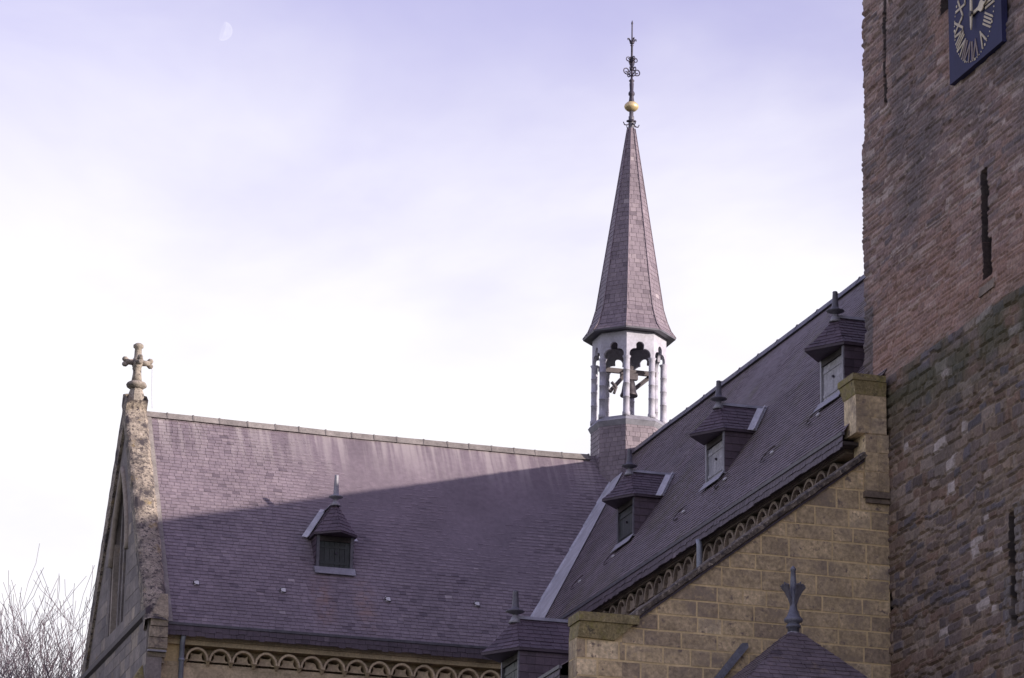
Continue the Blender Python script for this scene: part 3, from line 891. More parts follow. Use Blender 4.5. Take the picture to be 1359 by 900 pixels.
# kneeler at the foot of the near rake
kn = MB()
y0, y1 = YTE - .20, YTE + .25
kn.hexa([(XG + .03, y0, 18.05), (XG + .44, y0, 18.05), (XG + .44, y1, 18.05), (XG + .03, y1, 18.05)],
        [(XG + .28, y0 + .16, 18.60), (XG + .43, y0 + .16, 18.60), (XG + .43, y1 + .25, 18.60), (XG + .28, y1 + .25, 18.60)], .85)
for i_, z_ in enumerate((17.32, 17.57, 17.82)):
    kn.box(XG + .02 + .008 * i_, XG + .44 - .006 * i_, y0 - .01 * i_, TW + .1, z_, z_ + .235, (.45, .8, .6)[i_])
kn.box(XG + .04, XG + .41, y0 + .04, TW + .1, 17.29, 18.06, .95)
kn.box(XG + .02, XG + .43, y0 + .10, TW + .1, 17.14, 17.24, .2)
kn.box(XG + .03, XG + .42, y0 + .18, TW + .1, 17.02, 17.135, .6)
kn.build('kneeler', M['kneeler'], tr)
ks = MB(); ks.box(XG + .01, XG + .43, y0 + .02, TW, 17.245, 17.285)
ks.build('kneeler_joint', M['lead'], tr)
sc_ = MB()
sc_.prism([(XG - .10, y0 + .02, 18.20), (XG + .02, y0 + .02, 18.30), (XG + .02, y0 + .02, 18.02), (XG - .08, y0 + .02, 18.10)], (0, 2 * (YT - y0) - .04, 0), .2)
sc_.build('string_course', M['slate_dark'], tr)
# corner buttress with weathered cap
bt = MB()
bt.box(XG - .35, XG + .42, TW - .50, TW + .3, 0, 16.35, .55)
bt.hexa([(XG - .40, TW - .56, 16.36), (XG + .47, TW - .56, 16.36), (XG + .47, TW + .3, 16.36), (XG - .40, TW + .3, 16.36)],
        [(XG - .02, TW - .10, 17.0), (XG + .12, TW - .10, 17.0), (XG + .12, TW + .25, 17.0), (XG - .02, TW + .25, 17.0)], .4)
bt.build('buttress', M['moss'], tr)

# cross on the gable
ZC = ZR + .36
cx, cy = XG + .20, YT
gc = thing('gable_cross', (cx, cy, ZC), 'weathered stone cross with knobbed arms standing on the left gable peak', 'cross')
c_ = MB()
c_.lathe([(.22, ZC - .12), (.20, ZC + .05), (.15, ZC + .20)], cx, cy, 8, .7, phase=.39, smooth=False)
c_.build('pedestal', M['cross'], gc)
c_ = MB()
c_.lathe([(.15, ZC + .20), (.24, ZC + .26), (.255, ZC + .30), (.22, ZC + .36), (.14, ZC + .40)], cx, cy, 12, .35)
c_.build('collar', M['cross'], gc)
c_ = MB()
c_.lathe([(.13, ZC + .40), (.105, ZC + .58), (.10, ZC + .75), (.13, ZC + .82), (.13, ZC + .93), (.095, ZC + 1.0), (.085, ZC + 1.22), (.125, ZC + 1.25), (.125, ZC + 1.31), (.07, ZC + 1.35)], cx, cy, 10, .8)
c_.build('shaft', M['cross'], gc)
for dx, dy in ((-1, 0), (1, 0), (0, -1), (0, 1)):
    c_ = MB()
    k = .34
    A3 = lambda d, z: (cx + dx * d, cy + dy * d, ZC + z)
    c_.tube([A3(.06, .87), A3(.20, .87), A3(.30, .87)], [.085, .07, .085], 8, .6)
    for dz in (-.055, .055):
        c_.tube([A3(.24, .87 + dz * .8), A3(.29, .87 + dz * 1.1), A3(k, .87 + dz * 1.1), A3(k + .035, .87 + dz)], [.04, .07, .065, .03], 8, .4)
    c_.build('arm', M['cross'], gc)
wr = MB()
wr.tube([(cx + .36, cy, ZC + .80), (cx + .37, cy - .02, ZC + .3), (cx + .40, cy - .05, ZC - .25)], .007, 5)
tag(wr.build('lightning_wire', M['lead_pale'], loc=(cx + .36, cy, ZC)), 'thin pale wire hanging from the stone gable cross to the roof ridge', 'wire')

# old roofs: a slow sag of the ridges and small waves in the slopes
def sag(o, axis, a, b_, amt):
    off = world_loc(o)
    for v in o.data.vertices:
        w_ = v.co + off
        u = (w_[axis] - a) / (b_ - a)
        if not 0 <= u <= 1: continue
        k = min(1, max(0, (w_.z - ZE) / (ZR - ZE)))
        v.co.z -= amt * math.sin(math.pi * u ** 1.4) * k
        v.co.z += .016 * noise.noise((w_.x * .55, w_.y * .55, w_.z * .5 + axis)) * min(1, k * 6)
for o in list(tr.children):
    if o.name.startswith(('roof', 'ridge_capping', 'far_roof')): sag(o, 0, XL, XR, .055)
for o in list(nave.children):
    if o.name.startswith(('roof', 'ridge_capping')): sag(o, 1, YT, YW, .04)

# ------------------------------------------------------------------ BELL TURRET over the crossing
bx, by = 26.50, YT
bt_ = thing('bell_turret', (bx, by, ZR - 1), 'slender slate spire on an open eight-sided bell lantern above the roof crossing', 'bell turret')
ang = [rad(22.5 + 45 * k) for k in range(8)]
def octo(ap, z, k):
    R_ = ap / math.cos(rad(22.5))
    return V((bx + R_ * math.cos(ang[k % 8]), by + R_ * math.sin(ang[k % 8]), z))
Z_DR0, Z_DR1, Z_LG, Z_SP, Z_EV = 22.6, 24.64, 24.83, 26.38, 27.06
dm_ = MB()
for k in range(8):
    slates(dm_, octo(.875, Z_DR0, k), octo(.875, Z_DR0, k + 1), octo(.875, Z_DR1, k + 1), octo(.875, Z_DR1, k), .12, .165, th=.008)
dm_.build('drum', M['slate'], bt_)
lg = MB()
for k in range(8):
    lg.hexa([octo(.885, Z_DR1 - .06, k), octo(.885, Z_DR1 - .06, k + 1), octo(.5, Z_DR1 - .06, k + 1), octo(.5, Z_DR1 - .06, k)],
            [octo(.945, Z_DR1 + .06, k), octo(.945, Z_DR1 + .06, k + 1), octo(.5, Z_DR1 + .06, k + 1), octo(.5, Z_DR1 + .06, k)], .4)
    lg.hexa([octo(.945, Z_DR1 + .065, k), octo(.945, Z_DR1 + .065, k + 1), octo(0.02, Z_DR1 + .065, k + 1), octo(0.02, Z_DR1 + .065, k)],
            [octo(.86, Z_LG, k), octo(.86, Z_LG, k + 1), octo(.02, Z_LG + .03, k + 1), octo(.02, Z_LG + .03, k)], .55)
lg.build('ledge', M['lead'], bt_)
for k in range(8):
    c_ = MB()
    p = octo(.805, 0, k)
    pr = [(.10, Z_LG - .02), (.10, Z_LG + .08), (.084, Z_LG + .10)]
    for q in range(1, 4):
        z = Z_LG + .13 + (Z_SP - Z_LG - .15) * q / 4
        pr += [(.082, z - .012), (.089, z - .010), (.089, z + .012), (.082, z + .014)]
    pr += [(.082, Z_SP - .08), (.11, Z_SP - .02)]
    c_.lathe(pr, p.x, p.y, 12, random.uniform(.3, .9))
    c_.build('column', M['white_wood'], bt_)
# trefoil headed arch panels
for k in range(8):
    a_, b_ = octo(.865, 0, k), octo(.865, 0, k + 1)
    mid = (a_ + b_) / 2; U = (b_ - a_); fw = U.length; U.normalize()
    N_ = V((mid.x - bx, mid.y - by, 0)).normalized()
    O = V((mid.x, mid.y, Z_SP - .14))
    hp = Z_EV - Z_SP + .18
    hwid = fw / 2
    P = lambda u, v, w_: O + U * u + V((0, 0, v)) - N_ * w_
    lobes = [(0, .405, .112), (.125, .18, .155), (-.125, .18, .155), (.175, .05, .13), (-.175, .05, .13)]
    ap_ = MB(); ns = 64
    oo, ii = [], []
    for i in range(ns + 1):
        th = math.pi * i / ns
        c2, s2_ = math.cos(th), math.sin(th)
        ro = min(hwid / max(1e-6, abs(c2)), hp / max(1e-6, s2_))
        oo.append((ro * c2, ro * s2_))
        ri = min(trefoil(th, lobes, .22), ro - .02)
        ii.append((ri * c2, ri * s2_))
    tn = random.uniform(.4, .7)
    for i in range(ns):
        for w_, fl in ((0, False), (.07, True)):
            q = [P(*oo[i], w_), P(*oo[i + 1], w_), P(*ii[i + 1], w_), P(*ii[i], w_)]
            ap_.face(q[::-1] if not fl else q, tn)
        ap_.face([P(*ii[i], 0), P(*ii[i + 1], 0), P(*ii[i + 1], .07), P(*ii[i], .07)], tn)
    ap_.build('arch_panel', M['white_wood'], bt_)
sp_ = MB()
prof = [(1.085, Z_EV), (.965, Z_EV + .18), (.875, Z_EV + .42), (.785, Z_EV + .76)]
z_top, r_top = 32.72, .085
for i in range(3):
    for k in range(8):
        slates(sp_, octo(prof[i][0], prof[i][1], k), octo(prof[i][0], prof[i][1], k + 1), octo(prof[i + 1][0], prof[i + 1][1], k + 1), octo(prof[i + 1][0], prof[i + 1][1], k), .12, .16, th=.008)
for k in range(8):
    slates(sp_, octo(.785, Z_EV + .76, k), octo(.785, Z_EV + .76, k + 1), octo(r_top, z_top, k + 1), octo(r_top, z_top, k), .12, .16, th=.008)
sp_o = sp_.build('spire', M['slate'], bt_)
sf = MB()
for k in range(8):
    sf.face([octo(.78, Z_EV - .03, k), octo(1.085, Z_EV - .03, k), octo(1.085, Z_EV - .03, k + 1), octo(.78, Z_EV - .03, k + 1)][::-1], .4)
    sf.face([octo(1.085, Z_EV - .03, k), octo(1.085, Z_EV - .03, k + 1), octo(1.09, Z_EV + .015, k + 1), octo(1.09, Z_EV + .015, k)], .5)
    sf.face([octo(.9, Z_EV - .05, k), octo(.9, Z_EV - .05, k + 1), V((bx, by, Z_EV - .05))][::-1], .3)
sf.build('eave_soffit', M['lead_dark'], bt_)
hp_ = MB()
for k in range(8):
    pts = [octo(r + .012, z + .01, k) for r, z in prof] + [octo(r_top + .012, z_top, k)]
    hp_.tube(pts, .012, 6, .5)
hp_.build('hip_roll', M['slate'], bt_)
ca = MB()
ca.lathe([(.115, 32.25), (.085, 32.72), (.065, 32.95), (.075, 32.97), (.075, 33.05), (.058, 33.07), (.055, 33.24)], bx, by, 10, .4)
ca.build('lead_cap', M['lead_dark'], bt_)
hk = MB()
for an in (0.2, 1.77, 3.34, 4.91):
    d2 = V((math.cos(an), math.sin(an), 0))
    P3 = lambda r, z: (bx + d2.x * r, by + d2.y * r, z)
    hk.tube([P3(.05, 32.86), P3(.13, 32.80), P3(.20, 32.80), P3(.235, 32.87)], [.022, .018, .016, .012], 6)
hk.tube([(bx - .11, by, 32.92), (bx, by - .11, 32.92), (bx + .11, by, 32.94), (bx, by + .11, 32.94), (bx - .11, by, 32.92)], .03, 6)
hk.build('rain_hooks', M['iron'], bt_)
gbm = MB()
zc = 33.33
gbm.lathe([(.06, zc - .125), (.12, zc - .105), (.175, zc - .05), (.19, zc), (.175, zc + .05), (.12, zc + .105), (.06, zc + .125)], bx, by, 20, .5)
gbm.build('gilded_ball', M['gold'], bt_)
ro = MB()
ro.lathe([(.085, 33.44), (.07, 33.50), (.055, 33.62), (.085, 33.66), (.085, 33.70), (.05, 33.76), (.06, 33.96), (.045, 34.0), (.075, 34.04), (.03, 34.10), (.028, 35.0), (.045, 35.02), (.02, 35.06), (.018, 35.6), (.028, 35.64), (.005, 35.72)], bx, by, 10, .5)
fi = ro.build('finial_rod', M['iron'], bt_)
sc2 = MB()
for an in (0.15, 1.72, 3.29, 4.86):
    d2 = V((math.cos(an), math.sin(an), 0))
    P3 = lambda r, z: (bx + d2.x * r, by + d2.y * r, z)
    def spiral(cr2, cz, r0, turns, sgn, a0, rad_):
        pts = []
        n_ = 22
        for i in range(n_ + 1):
            t = i / n_
            a = a0 + sgn * turns * 2 * math.pi * t
            r_ = r0 * (1 - .72 * t)
            pts.append(P3(cr2 + r_ * math.cos(a), cz + r_ * math.sin(a)))
        sc2.tube(pts, rad_, 5)
    # lower big scroll curling up and outwards, upper scroll above it, little bud
    sc2.tube([P3(.02, 34.16), P3(.07, 34.20), P3(.11, 34.24)], .016, 5)
    spiral(.15, 34.30, .10, 1.25, 1, -2.2, .016)
    sc2.tube([P3(.02, 34.42), P3(.06, 34.50), P3(.07, 34.58)], .015, 5)
    spiral(.10, 34.62, .075, 1.2, -1, 2.6, .014)
    sc2.tube([P3(.0, 34.30), P3(.055, 34.40), P3(.0, 34.52), P3(.05, 34.66), P3(0, 34.74)], .018, 5)
    sc2.tube([P3(.0, 35.06), P3(.05, 35.12), P3(.09, 35.20), P3(.12, 35.20), P3(.12, 35.15)], [.02, .018, .022, .018, .008], 5)
for z in (34.36, 34.58, 35.10):
    sc2.lathe([(.02, z - .05), (.06, z - .02), (.06, z + .02), (.02, z + .05)], bx, by, 8, .5)
sc2.build('iron_scrolls', M['iron'], fi)
# bell inside with its timbers
bl = thing('bell', (bx, by, 25.95), 'small dark bronze bell hanging inside the open lantern of the spire', 'bell')
b_ = MB()
b0 = 25.56
b_.lathe([(.22, b0), (.225, b0 + .03), (.19, b0 + .11), (.17, b0 + .24), (.15, b0 + .36), (.12, b0 + .42), (.05, b0 + .45)], bx, by, 20, .4)
b_.build('bell_body', M['bronze'], bl)
b_ = MB()
b_.tube([(bx, by, b0 + .30), (bx, by, b0 + .02), (bx, by, b0 - .05)], [.02, .02, .045], 8)
b_.build('clapper', M['bronze'], bl)
b_ = MB(); b_.box(bx - .22, bx + .22, by - .06, by + .07, b0 + .44, b0 + .60, .4)
b_.build('headstock', M['beam'], bl)
for s, pA, pB in ((1, (bx - .60, by - .30, 25.55), (bx + .10, by + .05, 26.35)), (-1, (bx - .02, by + .1, 25.62), (bx + .64, by + .28, 26.2))):
    b_ = MB(); b_.tube([pA, pB], .055, 4, .4)
    b_.build('brace', M['beam'], bt_)
b_ = MB(); b_.box(bx - .76, bx + .76, by + .10, by + .18, 26.18, 26.30, .5); b_.build('crossbeam', M['beam'], bt_)
b_ = MB(); b_.tube([(bx - .58, by - .36, 25.78), (bx - .46, by - .38, 25.64), (bx - .52, by - .38, 25.48)], .04, 6); b_.build('lever', M['beam'], bl)

# ------------------------------------------------------------------ AISLE in front of the nave (camera side)
al = thing('aisle', (20, 60, 0), 'tan ashlar half-gable end wall of the side aisle under a lichened raking coping', 'church aisle')
RK = 0.76
AX0, AX1 = 17.44, 23.17
def rz(x): return 14.23 + RK * (x - 18.45)
aw = MB()
aw.prism([(AX0, YW, 0), (AX1, YW, 0), (AX1, YW, rz(22.5)), (22.5, YW, rz(22.5)), (18.05, YW, rz(18.05)), (AX0, YW, 13.9)], (0, .45, 0))
aw.box(AX0 + .1, AX0 + .5, YW + .45, TW, 0, 13.1)
aw.build('wall', M['mortar'], al)
st = MB()
ashlar(st, (AX0, YW - .001, 0), (1, 0, 0), (0, 0, 1), 0, .80, 0.1, 13.83, (.27, .36), (.40, .80), gap=.034, proud=.009, seed=23)
ashlar(st, (AX0, YW - .001, 0), (1, 0, 0), (0, 0, 1), .80, AX1 - AX0, 0.1, 17.6, (.27, .37), (.36, .92), gap=.034, proud=.009,
       planes=[(-RK, 1, 14.23 - RK * (18.45 - AX0) - .02)], seed=21)
st.build('wall_stones', M['tan'], al)
s3 = MB()
ashlar(s3, (AX0 - .001, YW + .45, 0), (0, -1, 0), (0, 0, 1), 0, .45, .1, 13.85, (.28, .36), (.3, .45), gap=.02, proud=.008, seed=4)
s3.build('corner_stones', M['tan'], al)
# raking coping, rough and lichened
cp = MB()
n_seg = 40
a = V((18.20, 0, rz(18.20))); b_ = V((22.74, 0, rz(22.74)))
Ld = (b_ - a); nrm = V((-Ld.z, 0, Ld.x)).normalized()
ring = [(.44, -.02), (.44, .09), (.10, .11), (-.06, .10), (-.11, .075), (-.11, .0), (-.03, -.02)]
i0 = 0
for i in range(n_seg + 1):
    p = a + Ld * (i / n_seg)
    for k, (yy, nn_) in enumerate(ring):
        r1 = noise.noise((i * .8, k * 1.7, 77)) * .02
        cp.v.append(tuple(p + nrm * (nn_ + r1) + V((0, YW + yy + r1 * .8, 0))))
nr = len(ring)
for i in range(n_seg):
    for k in range(nr):
        q = i * nr + k; q2 = i * nr + (k + 1) % nr
        cp.f.append((q, q + nr, q2 + nr, q2)); cp.c.append(random.uniform(.1, .6)); cp.sm.append(False)
for base, fl in ((0, False), (n_seg * nr, True)):
    fc = tuple(base + k for k in range(nr))
    cp.f.append(fc[::-1] if fl else fc); cp.c.append(.4); cp.sm.append(False)
cp.build('coping', M['lichen_dark'], al)
kn = MB()
kn.hexa([(17.43, YW - .06, 13.84), (18.10, YW - .06, 13.82), (18.10, YW + .45, 13.82), (17.43, YW + .45, 13.84)],
        [(17.45, YW - .12, 14.10), (18.40, YW - .12, 14.10), (18.40, YW + .45, 14.10), (17.45, YW + .45, 14.10)], .6)
kn.box(17.42, 18.50, YW - .15, YW + .46, 14.105, 14.26, .35)
kn.build('kneeler_cap', M['moss'], al)
mo = MB()
p0_, p1_ = V((18.15, YW - .055, rz(18.15) - .065)), V((22.74, YW - .055, rz(22.74) - .065))
mo.prism([p0_, p0_ + V((0, .05, 0)), p0_ + V((0, .05, .045)), p0_ + V((0, 0, .045))][::-1], p1_ - p0_, .15)
mo.build('drip_mould', M['slate_dark'], al)
# aisle roof and eaves, mostly hidden behind the end wall
AE, AZ = 17.30, 13.42
rf = MB()
slates(rf, (AE, TW, AZ), (AE, YW + .46, AZ), (NW, YW + .46, AZ + RK * (NW - AE) - .75), (NW, TW, AZ + RK * (NW - AE) - .75), .14, .22)
rf.build('roof', M['slate'], al)
eaves(al, (AE, TW), (AE, YW + .46), (-1, 0, 0), AZ, .3)
MA = ((AZ + RK * (NW - AE) - .75) - AZ) / (NW - AE)
dormer(al, (17.62, 59.55, AZ + MA * .32 - .06), rad(-90), MA, .90, 1.12, M['door_green'], 'hooded dormer low on the aisle roof, just left of the tan end wall', M['slate'])

# ------------------------------------------------------------------ STAIR TURRET in front of the tan wall
tx, ty = 20.74, YW - 1.6
stt = thing('stair_turret', (tx, ty, 0), 'low slate roofed turret with a leafy lead finial standing before the tan wall', 'turret')
b_ = MB(); b_.box(tx - 1.5, tx + 1.5, ty - 1.5, YW - .02, 0, 12.3, .5); b_.build('wall', M['mortar'], stt)
b_ = MB()
ashlar(b_, (tx - 1.5, ty - 1.501, 0), (1, 0, 0), (0, 0, 1), 0, 3.0, .1, 12.3, (.27, .36), (.4, .8), gap=.026, seed=31)
b_.build('wall_stones', M['tan'], stt)
zt0 = 13.84
b_ = MB()
cs = [V((tx - 2.1, ty - 1.9, 12.1)), V((tx + 1.9, ty - 1.9, 12.1)), V((tx + 1.9, YW - .03, 12.1)), V((tx - 2.1, YW - .03, 12.1))]
tp = [V((tx - .10, ty - .10, zt0)), V((tx + .10, ty - .10, zt0)), V((tx + .10, ty + .1, zt0)), V((tx - .1, ty + .1, zt0))]
ms = [c.lerp(t_, .40) + V((0, 0, -.06)) for c, t_ in zip(cs, tp)]
for k in range(4):
    q = (k + 1) % 4
    slates(b_, cs[k], cs[q], ms[q], ms[k], .12, .22)
    slates(b_, ms[k], ms[q], tp[q], tp[k], .12, .22)
b_.build('roof', M['slate_turret'], stt)
b_ = MB()
b_.lathe([(.19, zt0 - .12), (.10, zt0 + .02), (.085, zt0 + .06)], tx, ty, 8, .8)
b_.build('lead_cap', M['lead'], stt)
b_ = MB()
z = zt0 + .02
b_.lathe([(.10, z), (.10, z + 0.072), (.125, z + 0.078), (.125, z + 0.120), (.10, z + 0.126), (.10, z + 0.156), (.155, z + 0.180), (.165, z + 0.222), (.13, z + 0.252), (.105, z + 0.300), (.065, z + 0.408), (.05, z + 0.552), (.06, z + 0.720), (.055, z + 0.840), (.04, z + 1.056), (.052, z + 1.068), (.052, z + 1.092), (.015, z + 1.140)], tx, ty, 12, .5)
fo = b_.build('finial', M['lead_blue'], stt)
b_ = MB()
for k in range(4):
    an = rad(20 + 90 * k)
    d2 = V((math.cos(an), math.sin(an), 0)); sd = V((-d2.y, d2.x, 0))
    P3 = lambda r, zz_, s_=0: V((tx, ty, z + zz_ * 1.2)) + d2 * r + sd * s_
    for s_ in (-.055, -.03, 0, .03, .055):
        b_.tube([P3(.05, .38), P3(.09, .50, s_ * .3), P3(.145, .60, s_ * .8), P3(.185, .68 - abs(s_) * .5, s_ * 1.6), P3(.20, .70 - abs(s_), s_ * 1.9)], [.018, .024, .026, .02, .006], 5)
b_.build('leaves', M['lead_dark'], fo)
b_ = MB()
p0_ = V((tx - 1.15, YW - .10, 12.75)); p1_ = V((tx - .24, YW - .10, 13.88))
e_ = (p1_ - p0_).normalized(); nn_ = V((-e_.z, 0, e_.x))
b_.prism([p0_, p1_, p1_ + nn_ * .06 + e_ * .05, p1_ + nn_ * .13 - e_ * .02, p0_ + nn_ * .11], (0, .06, 0), .6)
b_.build('wall_flashing', M['lead_blue'], stt)

# ------------------------------------------------------------------ TOWER
tw = thing('church_tower', (27.5, 51.6, 0), 'massive square tower of rough reddish brick over dark rubble stone at the right edge', 'tower')
NEAR, FAR = 47.0, 56.24
XU = 23.27                    # upper stage face, set back above the weathering
TOPZ = 36.0
core = MB()
core.box(XU + 1.1, 32.3, NEAR + .1, FAR - .1, 0, TOPZ - .2, .4)
core.build('core', M['trim_dark'], tw)


def smooth(a, b, x):
    t = min(1.0, max(0.0, (x - a) / (b - a))); return t * t * (3 - 2 * t)


rr = random.Random(99)


def layout(z0, z1, hr, wr_):
    rows = []
    z = z0
    while z < z1:
        h = rr.uniform(*hr); row = []
        u = -rr.uniform(0, wr_[1])
        while u < 11:
            w_ = rr.uniform(*wr_); row.append((u, u + w_, rr.random(), rr.random(), rr.random())); u += w_
        rows.append((z, z + h, row)); z += h
    return rows


lower = layout(10.5, 19.2, (.10, .24), (.16, .60))
upper = layout(18.9, 27.6, (.06, .135), (.14, .55))


def stone_at(rows, u, z, warp):
    wz = z + warp[0]; wu = u + warp[1]
    lo, hi = 0, len(rows) - 1
    while lo < hi:
        m_ = (lo + hi + 1) // 2
        if rows[m_][0] <= wz: lo = m_
        else: hi = m_ - 1
    r0, r1, row = rows[lo]
    l, h = 0, len(row) - 1
    while l < h:
        m_ = (l + h + 1) // 2
        if row[m_][0] <= wu: l = m_
        else: h = m_ - 1
    s = row[l]
    d = min(wz - r0, r1 - wz, wu - s[0], s[1] - wu)
    return d, s, lo


# openings: (u from the far edge, half width, z0, z1, depth)
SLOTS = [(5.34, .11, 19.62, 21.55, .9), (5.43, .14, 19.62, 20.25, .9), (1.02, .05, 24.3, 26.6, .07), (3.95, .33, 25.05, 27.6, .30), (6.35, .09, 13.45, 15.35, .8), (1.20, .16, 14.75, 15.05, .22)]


def mixc(a, b, t): return tuple(x + (y - x) * t for x, y in zip(a, b))


Z0, Z1, DZ, DU = 11.0, 27.4, .034, .036
UMAX = FAR - NEAR
nz_ = int((Z1 - Z0) / DZ); nu = int(UMAX / DU)
back = 14                      # columns that wrap round the far corner
verts = []; cols = []
LOW = [(.160, .115, .092), (.110, .084, .078), (.20, .148, .112), (.155, .100, .074), (.215, .170, .142), (.15, .112, .098), (.105, .090, .100)]
UPP = [(.250, .172, .155), (.205, .148, .142), (.295, .212, .188), (.165, .130, .134), (.25, .163, .138), (.345, .275, .25), (.20, .135, .124)]
for iz in range(nz_ + 1):
    z = Z0 + iz * DZ
    for iu in range(-back, nu + 1):
        u = iu * DU
        uu = abs(u)
        k_ = .72 if z < 19 else .42
        warp = (.07 * noise.noise((u * .9, z * .5, 3)) + k_ * .075 * noise.noise((u * 3.1, z * 3.1, 9)), k_ * .11 * noise.noise((u * 3, z * 3, 5)) + .02 * noise.noise((u * 9, z * 9, 5)))
        zl = 19.02 + .05 * noise.noise((u * 2, 1, 7))
        is_low = z < zl
        rows = lower if is_low else upper
        dist, s, ri = stone_at(rows, u if u >= 0 else u + .0, z, warp)
        jw = .026 if is_low else .014
        f_ = smooth(0, jw, dist - .004)
        fin = noise.noise((u * 7, z * 7, 1)) * .5 + noise.noise((u * 19, z * 19, 4)) * .3
        amp = .05 if is_low else .022
        disp = f_ * ((.014 if is_low else .007) + amp * s[2]) + fin * (.016 if is_low else .010)
        disp += .03 * noise.noise((u * .6, z * .6, 21))
        if s[2] > .94: disp -= .05 * f_
        rowlight = ((ri * 7919) % 13) == 0
        # colour
        pal = LOW if is_low else UPP
        c = pal[int(s[3] * len(pal)) % len(pal)]
        vv = .72 + .52 * s[4]
        c = tuple(x * vv for x in c)
        mort = (.29, .23, .175) if is_low else (.27, .195, .165)
        c = mixc(mort, c, .35 + .65 * f_)
        bigp = noise.noise((u * .35, z * .28, 11)) + .5 * noise.noise((u * .9, z * .8, 13))
        if not is_low:
            c = mixc(c, (.115, .095, .098), smooth(-.05, .45, bigp) * .78)
            c = mixc(c, (.28, .16, .12), smooth(.05, .7, -bigp) * .45)
            c = mixc(c, (.34, .195, .145), smooth(21.4, 19.3, z) * .5 if z < 21.2 else 0)
            if rowlight and dist < .016: c = mixc(c, (.40, .33, .30), .6)
            if fin > .30: c = mixc(c, (.40, .32, .28), .5)
            # grey quoins up the corner
            if u < .42 and z < 20.6 : c = mixc(c, (.105, .095, .10), .8)
        else:
            c = mixc(c, (.07, .062, .066), smooth(.0, .5, bigp) * .55)
            if s[3] > .96: c = (.36, .31, .29)
        mossy = smooth(1.1, .0, abs(z - 18.55)) * smooth(-.35, .3, noise.noise((u * 1.3, z * 2.2, 31)) + .15)
        c = mixc(c, (.062, .064, .032), .75 * mossy)
        # stage offsets: upper stages set back
        base = XT if z < 18.86 else XT + (XU - XT) * smooth(18.86, 19.3, z)
        base += .05 * smooth(23.84, 23.90, z)
        hole = 0
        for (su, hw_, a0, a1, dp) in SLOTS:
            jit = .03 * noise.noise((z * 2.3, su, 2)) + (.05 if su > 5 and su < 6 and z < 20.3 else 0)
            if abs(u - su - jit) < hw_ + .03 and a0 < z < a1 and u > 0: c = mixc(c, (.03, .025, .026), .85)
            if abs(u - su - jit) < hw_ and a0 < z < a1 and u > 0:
                hole = dp; c = (.035, .029, .029)  # slots and rims painted near black, the opening's shade put into the colour
        # pale jamb stones beside the low slit
        if 6.46 < u < 6.75 and 13.3 < z < 15.45 and f_ > .3: c = mixc(c, (.17, .15, .145), .85); disp += .02
        if 6.0 < u < 6.26 and 13.2 < z < 14.3 and f_ > .3: c = mixc(c, (.15, .135, .135), .8); disp += .02
        corner = .03 * (rr.random() * .3 + noise.noise((ri * 5.1, 2, 0)) * .9)
        if iu < 0:
            verts.append((base + .02 - iu * 0 + uu, FAR + (disp * .8 + corner * .9 if uu < .45 else disp * .5), z))
        else:
            tt = max(0, 1 - u / .10)
            verts.append((base - disp + hole, FAR - u + (disp * .8 + corner) * tt, z))
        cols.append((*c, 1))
W_N = nu + back + 1
faces = []
for iz in range(nz_):
    for k in range(W_N - 1):
        a = iz * W_N + k
        faces.append((a, a + W_N, a + W_N + 1, a + 1))
me = bpy.data.meshes.new('rubble_face')
tl = tw.location
me.from_pydata([(x - tl.x, y - tl.y, z - tl.z) for x, y, z in verts], [], faces)
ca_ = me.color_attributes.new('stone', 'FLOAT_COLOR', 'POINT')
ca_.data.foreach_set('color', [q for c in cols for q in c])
me.update()
mt = bpy.data.materials.new('rubble_masonry'); mt.use_nodes = True
t = mt.node_tree; bs = t.nodes['Principled BSDF']; bs.inputs['Roughness'].default_value = .9
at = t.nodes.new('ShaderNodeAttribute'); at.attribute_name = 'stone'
nz1 = t.nodes.new('ShaderNodeTexNoise'); nz1.inputs['Scale'].default_value = 16; nz1.inputs['Detail'].default_value = 6; nz1.inputs['Roughness'].default_value = .7
tcn = t.nodes.new('ShaderNodeTexCoord'); t.links.new(tcn.outputs['Object'], nz1.inputs['Vector'])
mr = t.nodes.new('ShaderNodeMapRange'); mr.inputs[1].default_value = .3; mr.inputs[2].default_value = .7; mr.inputs[3].default_value = .6; mr.inputs[4].default_value = 1.4
t.links.new(nz1.outputs['Fac'], mr.inputs[0])
mx = t.nodes.new('ShaderNodeMix'); mx.data_type = 'RGBA'; mx.blend_type = 'MULTIPLY'; mx.inputs[0].default_value = 1
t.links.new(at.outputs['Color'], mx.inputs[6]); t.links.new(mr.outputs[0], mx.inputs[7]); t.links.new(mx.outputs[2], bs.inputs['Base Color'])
bp = t.nodes.new('ShaderNodeBump'); bp.inputs['Strength'].default_value = .5; bp.inputs['Distance'].default_value = .02
t.links.new(nz1.outputs['Fac'], bp.inputs['Height']); t.links.new(bp.outputs[0], bs.inputs['Normal'])
me.materials.append(mt)
ro_ = bpy.data.objects.new('rubble_face', me); COL.objects.link(ro_); ro_.parent = tw
